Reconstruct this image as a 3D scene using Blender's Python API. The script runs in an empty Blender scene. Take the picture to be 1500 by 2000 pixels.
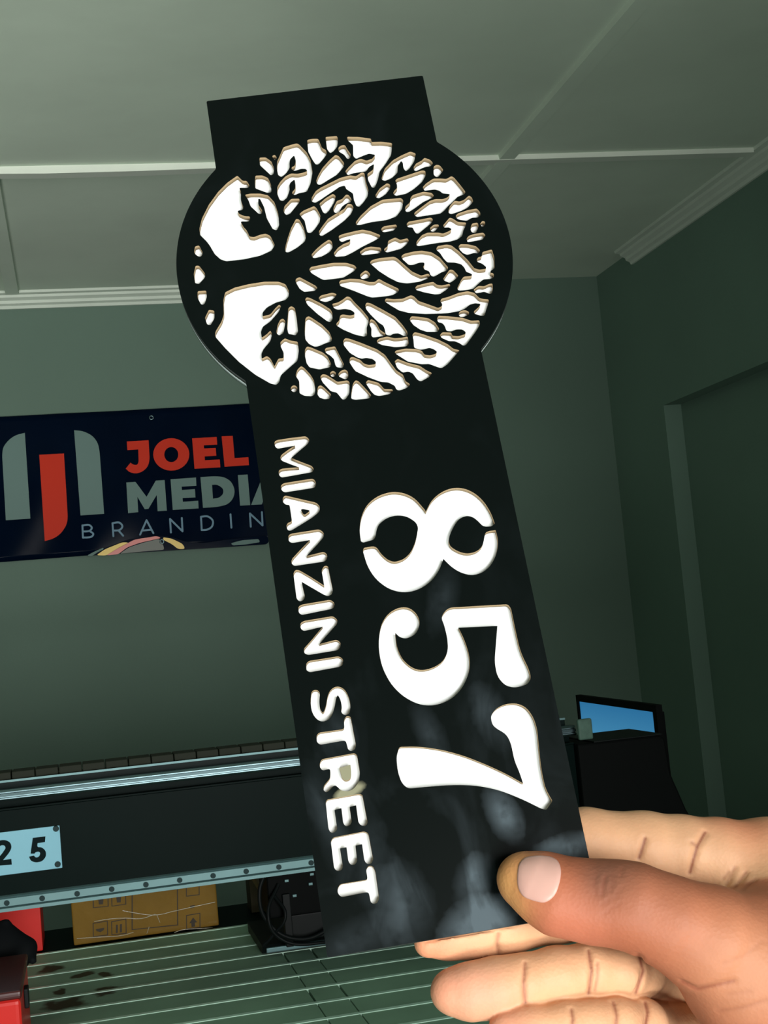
import bpy, bmesh, math, random
import numpy as np
from mathutils import Matrix, Vector
random.seed(7)
SC = bpy.context.scene
COL = SC.collection

# ------------------------------------------------------------------ camera
F = 2620.0
YAW, PITCH, ROLL = 0.23027347, 0.08255, -0.09173
def cam_rows(yaw, pitch, roll):
    cy, sy, cp, sp, cr, sr = math.cos(yaw), math.sin(yaw), math.cos(pitch), math.sin(pitch), math.cos(roll), math.sin(roll)
    f = np.array([sy*cp, cy*cp, sp]); r = np.array([cy, -sy, 0.0]); u = np.cross(r, f)
    return np.array([cr*r + sr*u, -(-sr*r + cr*u), f])
R = cam_rows(YAW, PITCH, ROLL)
CP = np.array([0.0, 0.0, 1.5])
cd = bpy.data.cameras.new('camera'); cam = bpy.data.objects.new('camera', cd); COL.objects.link(cam)
cd.sensor_fit = 'VERTICAL'; cd.sensor_height = 24.0; cd.sensor_width = 18.0
cd.lens = 24.0*F/2000.0; cd.clip_start = 0.02; cd.clip_end = 60
M = Matrix.Identity(4)
for i in range(3):
    M[i][0] = R[0][i]; M[i][1] = -R[1][i]; M[i][2] = -R[2][i]; M[i][3] = CP[i]
cam.matrix_world = M
SC.camera = cam

# ------------------------------------------------------------------ light
SC.view_settings.view_transform = 'Standard'; SC.view_settings.look = 'None'
SC.view_settings.gamma = 1.0; SC.view_settings.use_curve_mapping = False
SC.view_settings.exposure = 0.0
w = bpy.data.worlds.new('world'); SC.world = w; w.use_nodes = True
w.node_tree.nodes['Background'].inputs[0].default_value = (0.60, 0.85, 0.80, 1)
w.node_tree.nodes['Background'].inputs[1].default_value = 0.05
def area(name, loc, target, sx, sy, energy, color, spread=180):
    l = bpy.data.lights.new(name, 'AREA'); l.shape = 'RECTANGLE'; l.size = sx; l.size_y = sy
    l.energy = energy; l.color = color; l.spread = math.radians(spread)
    o = bpy.data.objects.new(name, l); COL.objects.link(o); o.location = loc
    o.rotation_euler = (Vector(target) - Vector(loc)).to_track_quat('-Z', 'Y').to_euler()
    return o
area('doorway_daylight', (0.55, -2.30, 1.36), (-0.66, 3.5, 1.16), 1.2, 1.5, 13.8, (1.0, 0.985, 0.96), 53)
area('ceiling_fill', (-1.1, -1.9, 0.15), (-0.85, 1.6, 2.55), 1.4, 0.8, 33, (1.0, 1.0, 0.97), 66)  # added fill lamp, aimed up to brighten the ceiling

# ------------------------------------------------------------------ helpers
def ray(x, y):
    return R.T @ np.array([(x-750)/F, (y-1000)/F, 1.0])
def on(ax, v, x, y):
    d = ray(x, y); return CP + d*(v - CP[ax])/d[ax]
def tile(s, ox, oy, pts):
    return [(ox + p[0]/s, oy + p[1]/s) + tuple(p[2:]) for p in pts]

def mat(name, color, rough=0.6, metal=0.0, noise=0.0, nscale=8.0, bump=0.0, bscale=60.0, emit=None, coat=0.0, spec=0.5, sss=0.0):
    m = bpy.data.materials.new(name); m.use_nodes = True
    nt = m.node_tree; b = nt.nodes['Principled BSDF']
    b.inputs['Base Color'].default_value = (*color, 1); b.inputs['Roughness'].default_value = rough
    b.inputs['Metallic'].default_value = metal; b.inputs['Specular IOR Level'].default_value = spec
    if coat: b.inputs['Coat Weight'].default_value = coat; b.inputs['Coat Roughness'].default_value = 0.1
    if sss:
        b.inputs['Subsurface Weight'].default_value = sss; b.inputs['Subsurface Radius'].default_value = (1.0, 0.35, 0.2); b.inputs['Subsurface Scale'].default_value = 0.004
    tc = nt.nodes.new('ShaderNodeTexCoord')
    if noise:
        n = nt.nodes.new('ShaderNodeTexNoise'); n.inputs['Scale'].default_value = nscale; n.inputs['Detail'].default_value = 5
        nt.links.new(tc.outputs['Object'], n.inputs['Vector'])
        mr = nt.nodes.new('ShaderNodeMapRange'); mr.inputs[1].default_value = 0.25; mr.inputs[2].default_value = 0.75
        mr.inputs[3].default_value = 1-noise; mr.inputs[4].default_value = 1+noise
        nt.links.new(n.outputs['Fac'], mr.inputs[0])
        mx = nt.nodes.new('ShaderNodeVectorMath'); mx.operation = 'SCALE'; mx.inputs[0].default_value = color
        nt.links.new(mr.outputs[0], mx.inputs['Scale']); nt.links.new(mx.outputs[0], b.inputs['Base Color'])
    if bump:
        n2 = nt.nodes.new('ShaderNodeTexNoise'); n2.inputs['Scale'].default_value = bscale; n2.inputs['Detail'].default_value = 4
        nt.links.new(tc.outputs['Object'], n2.inputs['Vector'])
        bp = nt.nodes.new('ShaderNodeBump'); bp.inputs['Strength'].default_value = bump; bp.inputs['Distance'].default_value = 0.01
        nt.links.new(n2.outputs['Fac'], bp.inputs['Height']); nt.links.new(bp.outputs[0], b.inputs['Normal'])
    if emit:
        b.inputs['Emission Color'].default_value = (*emit[0], 1); b.inputs['Emission Strength'].default_value = emit[1]
    return m

def link(name, me, mats, parent=None, smooth=False, loc=None):
    o = bpy.data.objects.new(name, me); COL.objects.link(o)
    for m in (mats if isinstance(mats, (list, tuple)) else [mats]): me.materials.append(m)
    if parent is not None: o.parent = parent
    if loc is not None: o.location = loc
    if smooth: me.shade_smooth()
    return o
def tag(o, label=None, cat=None, group=None, kind=None):
    if label: o['label'] = label
    if cat: o['category'] = cat
    if group: o['group'] = group
    if kind: o['kind'] = kind
    return o
def empty(name, loc, rot=(0, 0, 0), label=None, cat=None, group=None):
    o = bpy.data.objects.new(name, None); COL.objects.link(o); o.location = loc; o.rotation_euler = rot
    o.empty_display_size = 0.05
    return tag(o, label, cat, group)
def box_bm(bm, x0, x1, y0, y1, z0, z1, bev=0.0, mi=0):
    r = bmesh.ops.create_cube(bm, size=1.0)
    vs = r['verts']
    for v in vs:
        v.co = Vector(((x0+x1)/2 + v.co.x*(x1-x0), (y0+y1)/2 + v.co.y*(y1-y0), (z0+z1)/2 + v.co.z*(z1-z0)))
    fs = list({f for v in vs for f in v.link_faces})
    for f in fs: f.material_index = mi
    if bev:
        es = list({e for v in vs for e in v.link_edges})
        bmesh.ops.bevel(bm, geom=es, offset=bev, segments=3, profile=0.6, affect='EDGES', material=-1)
    return bm
def box(name, b, m, parent=None, bev=0.0, smooth=False):
    bm = bmesh.new(); box_bm(bm, *b, bev=bev); return bm_obj(name, bm, m, parent, smooth)
def bm_obj(name, bm, m, parent=None, smooth=False):
    me = bpy.data.meshes.new(name); bm.to_mesh(me); bm.free(); return link(name, me, m, parent, smooth)
def cyl_bm(bm, p0, p1, r, seg=20, r2=None):
    p0 = Vector(p0); p1 = Vector(p1); d = p1-p0
    q = d.to_track_quat('Z', 'Y').to_matrix().to_4x4(); q.translation = (p0+p1)/2
    bmesh.ops.create_cone(bm, cap_ends=True, segments=seg, radius1=r, radius2=r if r2 is None else r2, depth=d.length, matrix=q)
    return bm
def tube(name, pts, r, m, parent=None, res=3):
    cu = bpy.data.curves.new(name, 'CURVE'); cu.dimensions = '3D'; cu.bevel_depth = r; cu.bevel_resolution = res; cu.use_fill_caps = True
    s = cu.splines.new('BEZIER'); s.bezier_points.add(len(pts)-1)
    for bp, p in zip(s.bezier_points, pts):
        bp.co = p; bp.handle_left_type = bp.handle_right_type = 'AUTO'
    t = bpy.data.objects.new('t', cu); me = bpy.data.meshes.new_from_object(t)
    bpy.data.objects.remove(t); bpy.data.curves.remove(cu); me.name = name
    return link(name, me, m, parent, True)
def prism(name, prof, axis, a0, a1, m, parent=None):
    """profile points extruded along an axis: axis 'x' -> (y,z) points, axis 'y' -> (x,z) points"""
    bm = bmesh.new(); rings = []
    for a in (a0, a1):
        rings.append([bm.verts.new((a, p[0], p[1]) if axis == 'x' else (p[0], a, p[1])) for p in prof])
    n = len(prof)
    for i in range(n): bm.faces.new((rings[0][i], rings[0][(i+1) % n], rings[1][(i+1) % n], rings[1][i]))
    bm.faces.new(rings[0]); bm.faces.new(rings[1][::-1])
    bmesh.ops.recalc_face_normals(bm, faces=bm.faces)
    return bm_obj(name, bm, m, parent)

def fillet(pts, rmax, n=4):
    out = []; N = len(pts)
    for i in range(N):
        p = np.array(pts[i][:2], float); a = np.array(pts[i-1][:2], float); b = np.array(pts[(i+1) % N][:2], float)
        r = rmax if len(pts[i]) < 3 else pts[i][2]
        la, lb = np.linalg.norm(a-p), np.linalg.norm(b-p)
        if r < 1e-9 or la < 1e-6 or lb < 1e-6: out.append(tuple(p)); continue
        t = min(r, 0.48*la, 0.48*lb)
        A = p + (a-p)/la*t; B = p + (b-p)/lb*t
        for k in range(n+1):
            u = k/n; out.append(tuple((1-u)**2*A + 2*u*(1-u)*p + u*u*B))
    return out
def stroke_poly(pts, wd, dense=True):
    """outline of a round-ended pen stroke through pts"""
    P = [np.array(p, float) for p in pts]
    if dense and len(P) > 2:
        Q = []
        for i in range(len(P)-1):
            p0, p1, p2, p3 = P[max(i-1, 0)], P[i], P[i+1], P[min(i+2, len(P)-1)]
            for k in range(6):
                t = k/6; Q.append(0.5*((2*p1) + (-p0+p2)*t + (2*p0-5*p1+4*p2-p3)*t*t + (-p0+3*p1-3*p2+p3)*t**3))
        Q.append(P[-1]); P = Q
    h = wd/2; L = []; Rr = []
    for i in range(len(P)):
        d = P[min(i+1, len(P)-1)] - P[max(i-1, 0)]; d /= np.linalg.norm(d)+1e-12; n = np.array([-d[1], d[0]])
        L.append(P[i]+n*h); Rr.append(P[i]-n*h)
    def cap(c, d):
        a0 = math.atan2(d[1], d[0]); return [c + h*np.array([math.cos(a0+t), math.sin(a0+t)]) for t in np.linspace(math.pi/2, -math.pi/2, 9)[1:-1]]
    de = P[-1]-P[-2]; ds = P[0]-P[1]
    return [tuple(p) for p in (L + cap(P[-1], de) + Rr[::-1] + cap(P[0], ds))]
def flat_mesh(name, loops, z0, z1):
    """closed 2-D loops (outer and holes) filled and given thickness z0..z1"""
    cu = bpy.data.curves.new(name, 'CURVE'); cu.dimensions = '2D'; cu.fill_mode = 'BOTH'; cu.extrude = (z1-z0)/2
    for lp in loops:
        s = cu.splines.new('POLY'); s.points.add(len(lp)-1); s.use_cyclic_u = True
        for q, p in zip(s.points, lp): q.co = (p[0], p[1], 0, 1)
    t = bpy.data.objects.new('t', cu); me = bpy.data.meshes.new_from_object(t)
    bpy.data.objects.remove(t); bpy.data.curves.remove(cu); me.name = name
    for v in me.vertices: v.co.z += (z0+z1)/2
    bm = bmesh.new(); bm.from_mesh(me); bmesh.ops.remove_doubles(bm, verts=bm.verts, dist=1e-7)
    bmesh.ops.recalc_face_normals(bm, faces=bm.faces); bm.to_mesh(me); bm.free()
    return me

# iso-surface of a distance field (used for the hand and other soft lumps)
def surface_net(fn, lo, hi, h):
    lo = np.array(lo, float); n = np.ceil((np.array(hi)-lo)/h).astype(int)+1
    ax = [lo[i]+h*np.arange(n[i]) for i in range(3)]
    D = np.empty(tuple(n), np.float32); B = 10
    bi = [np.arange(0, n[i], B) for i in range(3)]
    bc = np.stack(np.meshgrid(*[lo[i]+h*(bi[i]+(B-1)/2) for i in range(3)], indexing='ij'), -1)
    bd = fn(bc.reshape(-1, 3)).reshape(bc.shape[:3])
    for a_ in range(len(bi[0])):
        for b_ in range(len(bi[1])):
            for c_ in range(len(bi[2])):
                s3 = tuple(slice(bi[k][q], min(bi[k][q]+B, n[k])) for k, q in enumerate((a_, b_, c_)))
                if abs(bd[a_, b_, c_]) > h*B*1.05+.003: D[s3] = bd[a_, b_, c_]; continue
                g = np.stack(np.meshgrid(*[ax[k][s3[k]] for k in range(3)], indexing='ij'), -1)
                D[s3] = fn(g.reshape(-1, 3)).reshape(g.shape[:3])
    S = D < 0
    c = n-1
    cnt = np.zeros(tuple(c), np.float32); acc = np.zeros(tuple(c)+(3,), np.float32)
    sl = lambda o: tuple(slice(o[i], o[i]+c[i]) for i in range(3))
    for a in range(3):
        for u in (0, 1):
            for v in (0, 1):
                o0 = [0, 0, 0]; o0[(a+1) % 3] = u; o0[(a+2) % 3] = v; o1 = list(o0); o1[a] = 1
                d0, d1 = D[sl(o0)], D[sl(o1)]; m = (d0 < 0) != (d1 < 0)
                t = np.where(m, d0/np.where(m, d0-d1, 1), 0)
                cnt += m
                for k in range(3): acc[..., k] += np.where(m, o0[k] + (t if k == a else 0), 0)
    act = cnt > 0; idx = -np.ones(tuple(c), np.int64); idx[act] = np.arange(act.sum())
    base = np.stack(np.nonzero(act), -1)
    V = lo + h*(base + acc[act]/cnt[act][:, None])
    faces = []
    for a in range(3):
        b, e = (a+1) % 3, (a+2) % 3
        s0 = [slice(1, c[i]) for i in range(3)]; s0[a] = slice(0, c[a]); s1 = list(s0); s1[a] = slice(1, c[a]+1)
        A0, A1 = S[tuple(s0)], S[tuple(s1)]; P = np.stack(np.nonzero(A0 != A1), -1)
        off = np.array([0 if i == a else 1 for i in range(3)]); P2 = P+off
        fl = A0[tuple(P.T)]
        eb = np.eye(3, dtype=int)[b]; ee = np.eye(3, dtype=int)[e]
        q = [idx[tuple((P2-eb-ee).T)], idx[tuple((P2-ee).T)], idx[tuple(P2.T)], idx[tuple((P2-eb).T)]]
        q = np.stack(q, -1); q[~fl] = q[~fl][:, ::-1]; faces.append(q)
    return V, np.concatenate(faces)
def np_mesh(name, V, Fc):
    me = bpy.data.meshes.new(name); me.from_pydata(V.tolist(), [], Fc.tolist()); me.update(); return me
def cone_sd(p, a, b, ra, rb):
    ab = b-a; h = np.clip(((p-a)@ab)/(ab@ab), 0, 1)
    return np.linalg.norm(p-a-h[:, None]*ab, axis=1) - (ra+(rb-ra)*h)
def smin(a, b, k):
    h = np.maximum(k-np.abs(a-b), 0)/k; return np.minimum(a, b) - h*h*k*0.25

# ------------------------------------------------------------------ materials
WALL = (0.112, 0.180, 0.138)
M_wall = mat('wall_paint', WALL, 0.75, noise=0.06, nscale=2.5, bump=0.05, bscale=120)
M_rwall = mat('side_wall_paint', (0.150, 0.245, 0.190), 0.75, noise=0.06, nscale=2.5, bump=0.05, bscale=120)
M_ceil = mat('ceiling_board', (0.60, 0.70, 0.58), 0.8, noise=0.08, nscale=3.0, bump=0.06, bscale=20)
M_trim = mat('trim_paint', (0.74, 0.80, 0.70), 0.5, noise=0.05)
M_corn = mat('cornice_paint', (0.62, 0.70, 0.60), 0.6, noise=0.06)
M_floor = mat('floor_screed', (0.16, 0.17, 0.16), 0.7, noise=0.15)
M_black = mat('black_metal', (0.006, 0.014, 0.014), 0.42, spec=0.06, noise=0.15, nscale=20)
M_panel = mat('beam_paint', (0.0022, 0.0085, 0.0075), 0.40, spec=0.03, noise=0.12, nscale=6)
M_dark = mat('dark_plastic', (0.006, 0.009, 0.009), 0.5, spec=0.15)
M_cover = mat('black_cover', (0.003, 0.004, 0.004), 0.7, spec=0.1)
M_steel = mat('steel', (0.13, 0.195, 0.21), 0.34, metal=1.0, noise=0.1, nscale=30)
M_alu = mat('aluminium', (0.150, 0.265, 0.275), 0.45, metal=0.3, spec=.2, noise=0.08, nscale=12)
M_screw = mat('screw_black', (0.02, 0.045, 0.048), 0.5, spec=.1)
M_white_plate = mat('plate_white', (0.30, 0.62, 0.76), 0.5, spec=.1, noise=0.03)
M_ink = mat('ink', (0.004, 0.012, 0.014), 0.6, spec=.05)
M_navy = mat('banner_navy', (0.0008, 0.0045, 0.014), 0.12, noise=0.2, nscale=5, bump=0.03, bscale=6, spec=.02)
M_orange = mat('banner_orange', (0.58, 0.036, 0.016), 0.4, spec=.05)
M_grey = mat('banner_grey', (0.145, 0.225, 0.205), 0.4, spec=.05)
M_greyblue = mat('banner_blue_grey', (0.14, 0.25, 0.33), 0.4, spec=.12)
M_yellow = mat('print_yellow', (0.75, 0.50, 0.04), 0.35)
M_pink = mat('print_pink', (0.60, 0.12, 0.09), 0.35)
M_cardb = mat('cardboard', (0.26, 0.145, 0.020), 0.6, spec=.15, noise=0.12, nscale=14, coat=0.15, bump=0.25, bscale=26)
M_print = mat('cardboard_ink', (0.035, 0.022, 0.008), 0.6)
M_tape = mat('clear_tape', (0.55, 0.50, 0.35), 0.12, spec=0.9)
M_red = mat('red_paint', (0.85, 0.032, 0.025), 0.35, noise=0.08, spec=.2)
M_redtop = mat('dark_red_lid', (0.075, 0.012, 0.012), 0.4, noise=0.15)
M_wood = mat('pale_wood', (0.26, 0.17, 0.08), 0.6, noise=0.15, nscale=40)

# ------------------------------------------------------------------ the room
D = 4.0; ZC = 2.556; XR = 1.716
def struct(o): o['kind'] = 'structure'; return o
struct(box('floor', (-3.2, 2.1, -2.6, D+.1, -0.1, 0), M_floor))
struct(box('ceiling', (-3.2, 2.1, -2.6, D+.1, ZC, ZC+.08), M_ceil))
struct(box('wall_back', (-3.2, 2.1, D, D+.1, 0, ZC), M_wall))
struct(box('wall_left', (-3.3, -3.2, -2.6, D+.1, 0, ZC), M_wall))
# right wall with the recessed doorway
bm = bmesh.new()
DY0, DY1, DZ, DX = 2.74, 3.611, 2.061, 0.055
box_bm(bm, XR, XR+.2, DY1, D+.05, 0, ZC); box_bm(bm, XR, XR+.2, -2.6, DY0, 0, ZC); box_bm(bm, XR, XR+.2, DY0, DY1, DZ, ZC)
struct(bm_obj('wall_right', bm, M_rwall))
struct(box('door_1', (XR+DX, XR+DX+.04, DY0, DY1, 0, DZ), M_rwall))
# cornices
def corn(n): return [(0, -0.042), (0.007, -0.042), (0.011, -0.034), (0.022, -0.030), (0.024, -0.022), (0.038, -0.016), (0.040, -0.009), (0.055, -0.007), (0.057, 0.0), (0, 0.0)]
struct(prism('trim_1', [(D-o, ZC+z) for o, z in corn(0)], 'x', -3.2, 1.02, M_corn))
struct(prism('trim_2', [(XR-o, ZC+z) for o, z in corn(0)], 'y', -2.6, 3.715, M_corn))
# cover strips over the ceiling board joints
def strip(name, prof, axis, a0, a1): return struct(prism(name, prof, axis, a0, a1, M_trim))
def hbox(c, w_, t): return [(c-w_/2, ZC), (c-w_/2+.002, ZC-t), (c+w_/2-.002, ZC-t), (c+w_/2, ZC)]
bm = bmesh.new()
ys = [(-3.2, 2.945), (-.25, 2.945), (0.0, 2.937), (0.2, 2.933), (0.45, 2.926), (0.95, 2.905), (1.66, 2.868)]
rings = []
for x, y in ys:
    sag = -0.006*math.exp(-((x-.05)/.25)**2)
    rings.append([bm.verts.new(c) for c in ((x, y-.019, ZC), (x, y-.019, ZC-.012+sag), (x, y+.019, ZC-.010+sag), (x, y+.019, ZC))])
for a, b in zip(rings, rings[1:]):
    for i in range(4): bm.faces.new((a[i], a[(i+1) % 4], b[(i+1) % 4], b[i]))
bm.faces.new(rings[0]); bm.faces.new(rings[-1][::-1]); bmesh.ops.recalc_face_normals(bm, faces=bm.faces)
struct(bm_obj('trim_3', bm, M_trim))
struct(prism('trim_4', hbox(1.045, .040, .011), 'y', -2.6, 3.94, M_ceil))
struct(prism('trim_5', hbox(-0.118, .040, .011), 'y', -2.6, 3.945, M_ceil))

# ------------------------------------------------------------------ banner on the back wall
Z1 = (2.778, 0, 760)
banner = empty('banner', (0.2, D-.006, 1.98), (math.pi/2, 0, 0), 'long navy blue vinyl banner with red and grey lettering fixed to the back wall', 'banner')
def bl(pts, s=Z1):
    o = []
    for p in tile(*s, pts):
        q = on(1, D-0.012, p[0], p[1]); o.append((q[0]-.2, q[2]-1.98) + tuple(p[2:]))
    return o
bm = bmesh.new(); nx, nz = 120, 24; G = []
for i in range(nx+1):
    x = -2.0 + (0.70+2.0)*i/nx; row = []
    zt, zb = 2.196, 1.775
    for j in range(nz+1):
        v = j/nz; z = zb + (zt-zb)*v
        d = 0.004 + 0.002*math.sin(9*x+3*v) + 0.0015*math.sin(23*x-5*v)
        row.append(bm.verts.new((x-.2, z-1.98, d)))
    G.append(row)
for i in range(nx):
    for j in range(nz): bm.faces.new((G[i][j], G[i+1][j], G[i+1][j+1], G[i][j+1]))
sh = bm_obj('sheet', bm, M_navy, banner, True)
so = sh.modifiers.new('thickness', 'SOLIDIFY'); so.thickness = 0.0008
def lett(name, polys, m, z=0.0085, parent=banner):
    return link(name, flat_mesh(name, [bl(p) for p in polys], z, z+.0006), m, parent)
circ = lambda cx, cy, rx, ry, n=32: [(cx+rx*math.cos(6.28318*k/n), cy+ry*math.sin(6.28318*k/n)) for k in range(n)]
fl = lambda p, r=40: fillet(p, r, 5)
lett('logo_bar', [fl([(135,238,0),(165,703,0),(32,712,0),(12,360),(16,318),(45,278),(85,250)])], M_grey)
lett('logo_bar', [fl([(402,224,0),(450,228),(500,252),(530,290),(540,335),(565,677,0),(437,686,0)])], M_grey)
o = lett('logo_bar', [fl([(213,357,0),(347,350,0),(368,700),(360,740),(330,785),(290,812),(243,825,0)])], M_orange); o['label'] = 'red orange logo bar with a rounded foot'
red_word = [[fl([(688,285,0),(806,278,0),(812,385),(800,425),(770,450),(735,460),(700,450),(682,432,0),(708,400,0),(725,412),(745,412),(752,395),(750,328,0),(691,332,0)], 20)],
 [circ(929,355,98,88), circ(929,356,38,41)],
 [[(1042,268),(1175,260),(1178,302),(1105,306),(1107,323),(1170,320),(1173,362),(1110,366),(1111,387),(1192,382),(1195,425),(1055,433)]],
 [[(1202,257),(1262,254),(1272,375),(1347,370),(1350,413),(1218,422)]]]
grey_word = [[[(685,507),(735,504),(795,585),(845,497),(893,494),(905,660),(855,663),(850,575),(805,650),(785,652),(745,585),(750,668),(695,674)]],
 [[(925,490),(1063,480),(1065,525),(985,530),(987,548),(1057,543),(1060,588),(990,592),(992,612),(1075,606),(1077,648),(937,656)]],
 [fl([(1087,478,0),(1165,473),(1215,477),(1255,502),(1275,550),(1265,595),(1235,626),(1180,640),(1101,645,0)]), fl([(1150,520,0),(1180,519),(1210,540),(1212,567),(1190,590),(1155,595,0)])],
 [[(1290,467),(1343,464),(1357,630),(1302,633)]],
 [[(1362,629),(1430,460),(1490,457),(1575,617),(1515,620),(1500,585),(1435,589),(1420,626)], [(1450,548),(1482,546),(1463,505)]]]
for p in red_word: lett('letter', p, M_orange)
for p in grey_word: lett('letter', p, M_grey)
W = 10
thin = [[[(447,740),(450,806)],[(447,741),(480,737),(498,752),(485,770),(450,773)],[(485,770),(506,786),(492,803),(450,806)]],
 [[(610,728),(615,798)],[(610,728),(645,724),(664,744),(648,765),(613,768)],[(643,768),(668,796)]],
 [[(760,790),(795,712)],[(795,712),(832,782)],[(773,768),(822,763)]],
 [[(927,778),(922,705)],[(922,705),(990,772)],[(990,772),(986,700)]],
 [[(1090,693),(1094,765)],[(1090,693),(1125,691),(1150,708),(1155,728),(1146,750),(1122,763),(1094,765)]],
 [[(1250,680),(1255,752)]],
 [[(1360,747),(1355,675)],[(1355,675),(1424,740)],[(1424,740),(1420,668)]],
 [[(1580,668),(1555,655),(1525,662),(1510,692),(1522,722),(1555,733),(1586,718),(1584,695),(1560,697)]]]
for L in thin:
    ms = [flat_mesh('s', [bl(stroke_poly(s, W))], 0.0085+.0001*k, 0.0092+.0001*k) for k, s in enumerate(L)]
    bm = bmesh.new()
    for me in ms: bm.from_mesh(me); bpy.data.meshes.remove(me)
    bm_obj('letter', bm, M_greyblue, banner)
# lower edge curled forward, showing its coloured underside print, plus painted highlights
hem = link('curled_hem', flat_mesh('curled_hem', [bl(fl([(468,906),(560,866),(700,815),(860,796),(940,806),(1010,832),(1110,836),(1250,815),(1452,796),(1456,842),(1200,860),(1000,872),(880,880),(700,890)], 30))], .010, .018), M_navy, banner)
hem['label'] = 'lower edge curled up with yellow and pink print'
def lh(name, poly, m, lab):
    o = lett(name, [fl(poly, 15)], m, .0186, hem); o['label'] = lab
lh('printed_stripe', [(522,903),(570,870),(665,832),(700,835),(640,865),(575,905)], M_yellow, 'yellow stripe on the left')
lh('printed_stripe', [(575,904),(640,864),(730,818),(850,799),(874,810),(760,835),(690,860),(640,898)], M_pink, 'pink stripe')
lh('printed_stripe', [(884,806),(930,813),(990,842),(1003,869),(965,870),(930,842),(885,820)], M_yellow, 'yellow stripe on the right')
lh('print_or_highlight', [(1250,838),(1310,822),(1400,815),(1408,832),(1330,845),(1260,850)], M_grey, 'pale grey painted highlight')  # gloss highlight painted as a flat pale shape
lh('print_or_highlight', [(470,906),(510,884),(560,862),(562,870),(520,892),(500,908)], M_grey, 'pale grey painted highlight')  # second highlight on the curl, put in as pale colour
lh('print_or_highlight', [(648,895),(700,860),(780,834),(865,814),(885,850),(890,873),(760,884)], mat('print_dark', (.06,.075,.05), .4), 'dark green patch')
for (cx, cy) in ((821,156), (877,829)):
    bm = bmesh.new(); c = bl([(cx, cy)])[0]
    zz = .009 if cy < 500 else .0195
    n = 24; rr = [(0.0035, 0), (0.0075, 0), (0.0068, .0018), (0.0042, .0018)]
    for k in range(n):
        pass
    rings = [[bm.verts.new((c[0]+r*math.cos(6.28318*k/n), c[1]+r*math.sin(6.28318*k/n), zz+h)) for k in range(n)] for r, h in rr]
    for a, b in zip(rings, rings[1:]+rings[:1]):
        for k in range(n): bm.faces.new((a[k], a[(k+1) % n], b[(k+1) % n], b[k]))
    bmesh.ops.recalc_face_normals(bm, faces=bm.faces)
    bm_obj('eyelet', bm, M_steel, banner, True)

# ------------------------------------------------------------------ the slatted router machine
YB = 2.40; ZB = 0.88
mach = empty('router_machine', (0.2, 2.3, 0), (0, 0, 0), 'large black and steel cutting machine with a rail beam over a slatted bed', 'machine')
MO = Vector((0.2, 2.3, 0))
def mp(o):
    o.data.transform(Matrix.Translation(-MO)); o.parent = mach; return o
# slatted bed, seams and oil stains in its material
m = mat('bed_slat', (0.27, 0.44, 0.32), 0.6, spec=.1, noise=0.18, nscale=5)
nt = m.node_tree; b = nt.nodes['Principled BSDF']; src = b.inputs['Base Color'].links[0].from_socket
tc = nt.nodes.new('ShaderNodeTexCoord')
wn = nt.nodes.new('ShaderNodeTexNoise'); wn.inputs['Scale'].default_value = 22; wn.inputs['Detail'].default_value = 3; nt.links.new(tc.outputs['Object'], wn.inputs['Vector'])
wsub = nt.nodes.new('ShaderNodeVectorMath'); wsub.operation = 'MULTIPLY_ADD'; wsub.inputs[1].default_value = (0.045, 0.09, 0); wsub.inputs[2].default_value = (-0.0225, -0.045, 0)
nt.links.new(wn.outputs['Color'], wsub.inputs[0])
wadd = nt.nodes.new('ShaderNodeVectorMath'); nt.links.new(tc.outputs['Object'], wadd.inputs[0]); nt.links.new(wsub.outputs[0], wadd.inputs[1])
Z2 = (3.26, 0, 1680)
mask = None
for (cx, cy, rx, ry) in ((320,697,95,24),(525,732,70,14),(668,732,50,22),(670,830,110,24),(410,920,140,34),(385,832,40,10)):
    c = on(2, ZB, *tile(*Z2, [(cx, cy)])[0]) - np.array(MO); e = on(2, ZB, *tile(*Z2, [(cx+rx, cy-rx*.13)])[0]) - np.array(MO); g = on(2, ZB, *tile(*Z2, [(cx, cy+ry)])[0]) - np.array(MO)
    mp_ = nt.nodes.new('ShaderNodeMapping'); mp_.vector_type = 'TEXTURE'
    mp_.inputs['Location'].default_value = (c[0], c[1], ZB); mp_.inputs['Scale'].default_value = (abs(e[0]-c[0]), abs(g[1]-c[1]), 1.0)
    nt.links.new(wadd.outputs[0], mp_.inputs['Vector'])
    ln = nt.nodes.new('ShaderNodeVectorMath'); ln.operation = 'LENGTH'; nt.links.new(mp_.outputs[0], ln.inputs[0])
    rg = nt.nodes.new('ShaderNodeMapRange'); rg.inputs[1].default_value = 0.75; rg.inputs[2].default_value = 1.15; rg.inputs[3].default_value = 1; rg.inputs[4].default_value = 0
    nt.links.new(ln.outputs['Value'], rg.inputs[0])
    if mask is None: mask = rg.outputs[0]
    else:
        mxn = nt.nodes.new('ShaderNodeMath'); mxn.operation = 'MAXIMUM'; nt.links.new(mask, mxn.inputs[0]); nt.links.new(rg.outputs[0], mxn.inputs[1]); mask = mxn.outputs[0]
mix = nt.nodes.new('ShaderNodeMix'); mix.data_type = 'RGBA'; nt.links.new(mask, mix.inputs['Factor']); nt.links.new(src, mix.inputs['A']); mix.inputs['B'].default_value = (0.055, 0.060, 0.035, 1)
nt.links.new(mix.outputs['Result'], b.inputs['Base Color'])
M_slat = m
M_strip = mat('bed_strip', (0.62, 0.90, 0.75), 0.40, metal=0.1, noise=0.2, nscale=9)
PX0, PX1, PITCHB = -1.3, 1.42, 0.0975
bm = bmesh.new(); seams = [PX0, -0.62, 0.343, 0.398, PX1]
y = 2.968; k = 0
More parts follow.
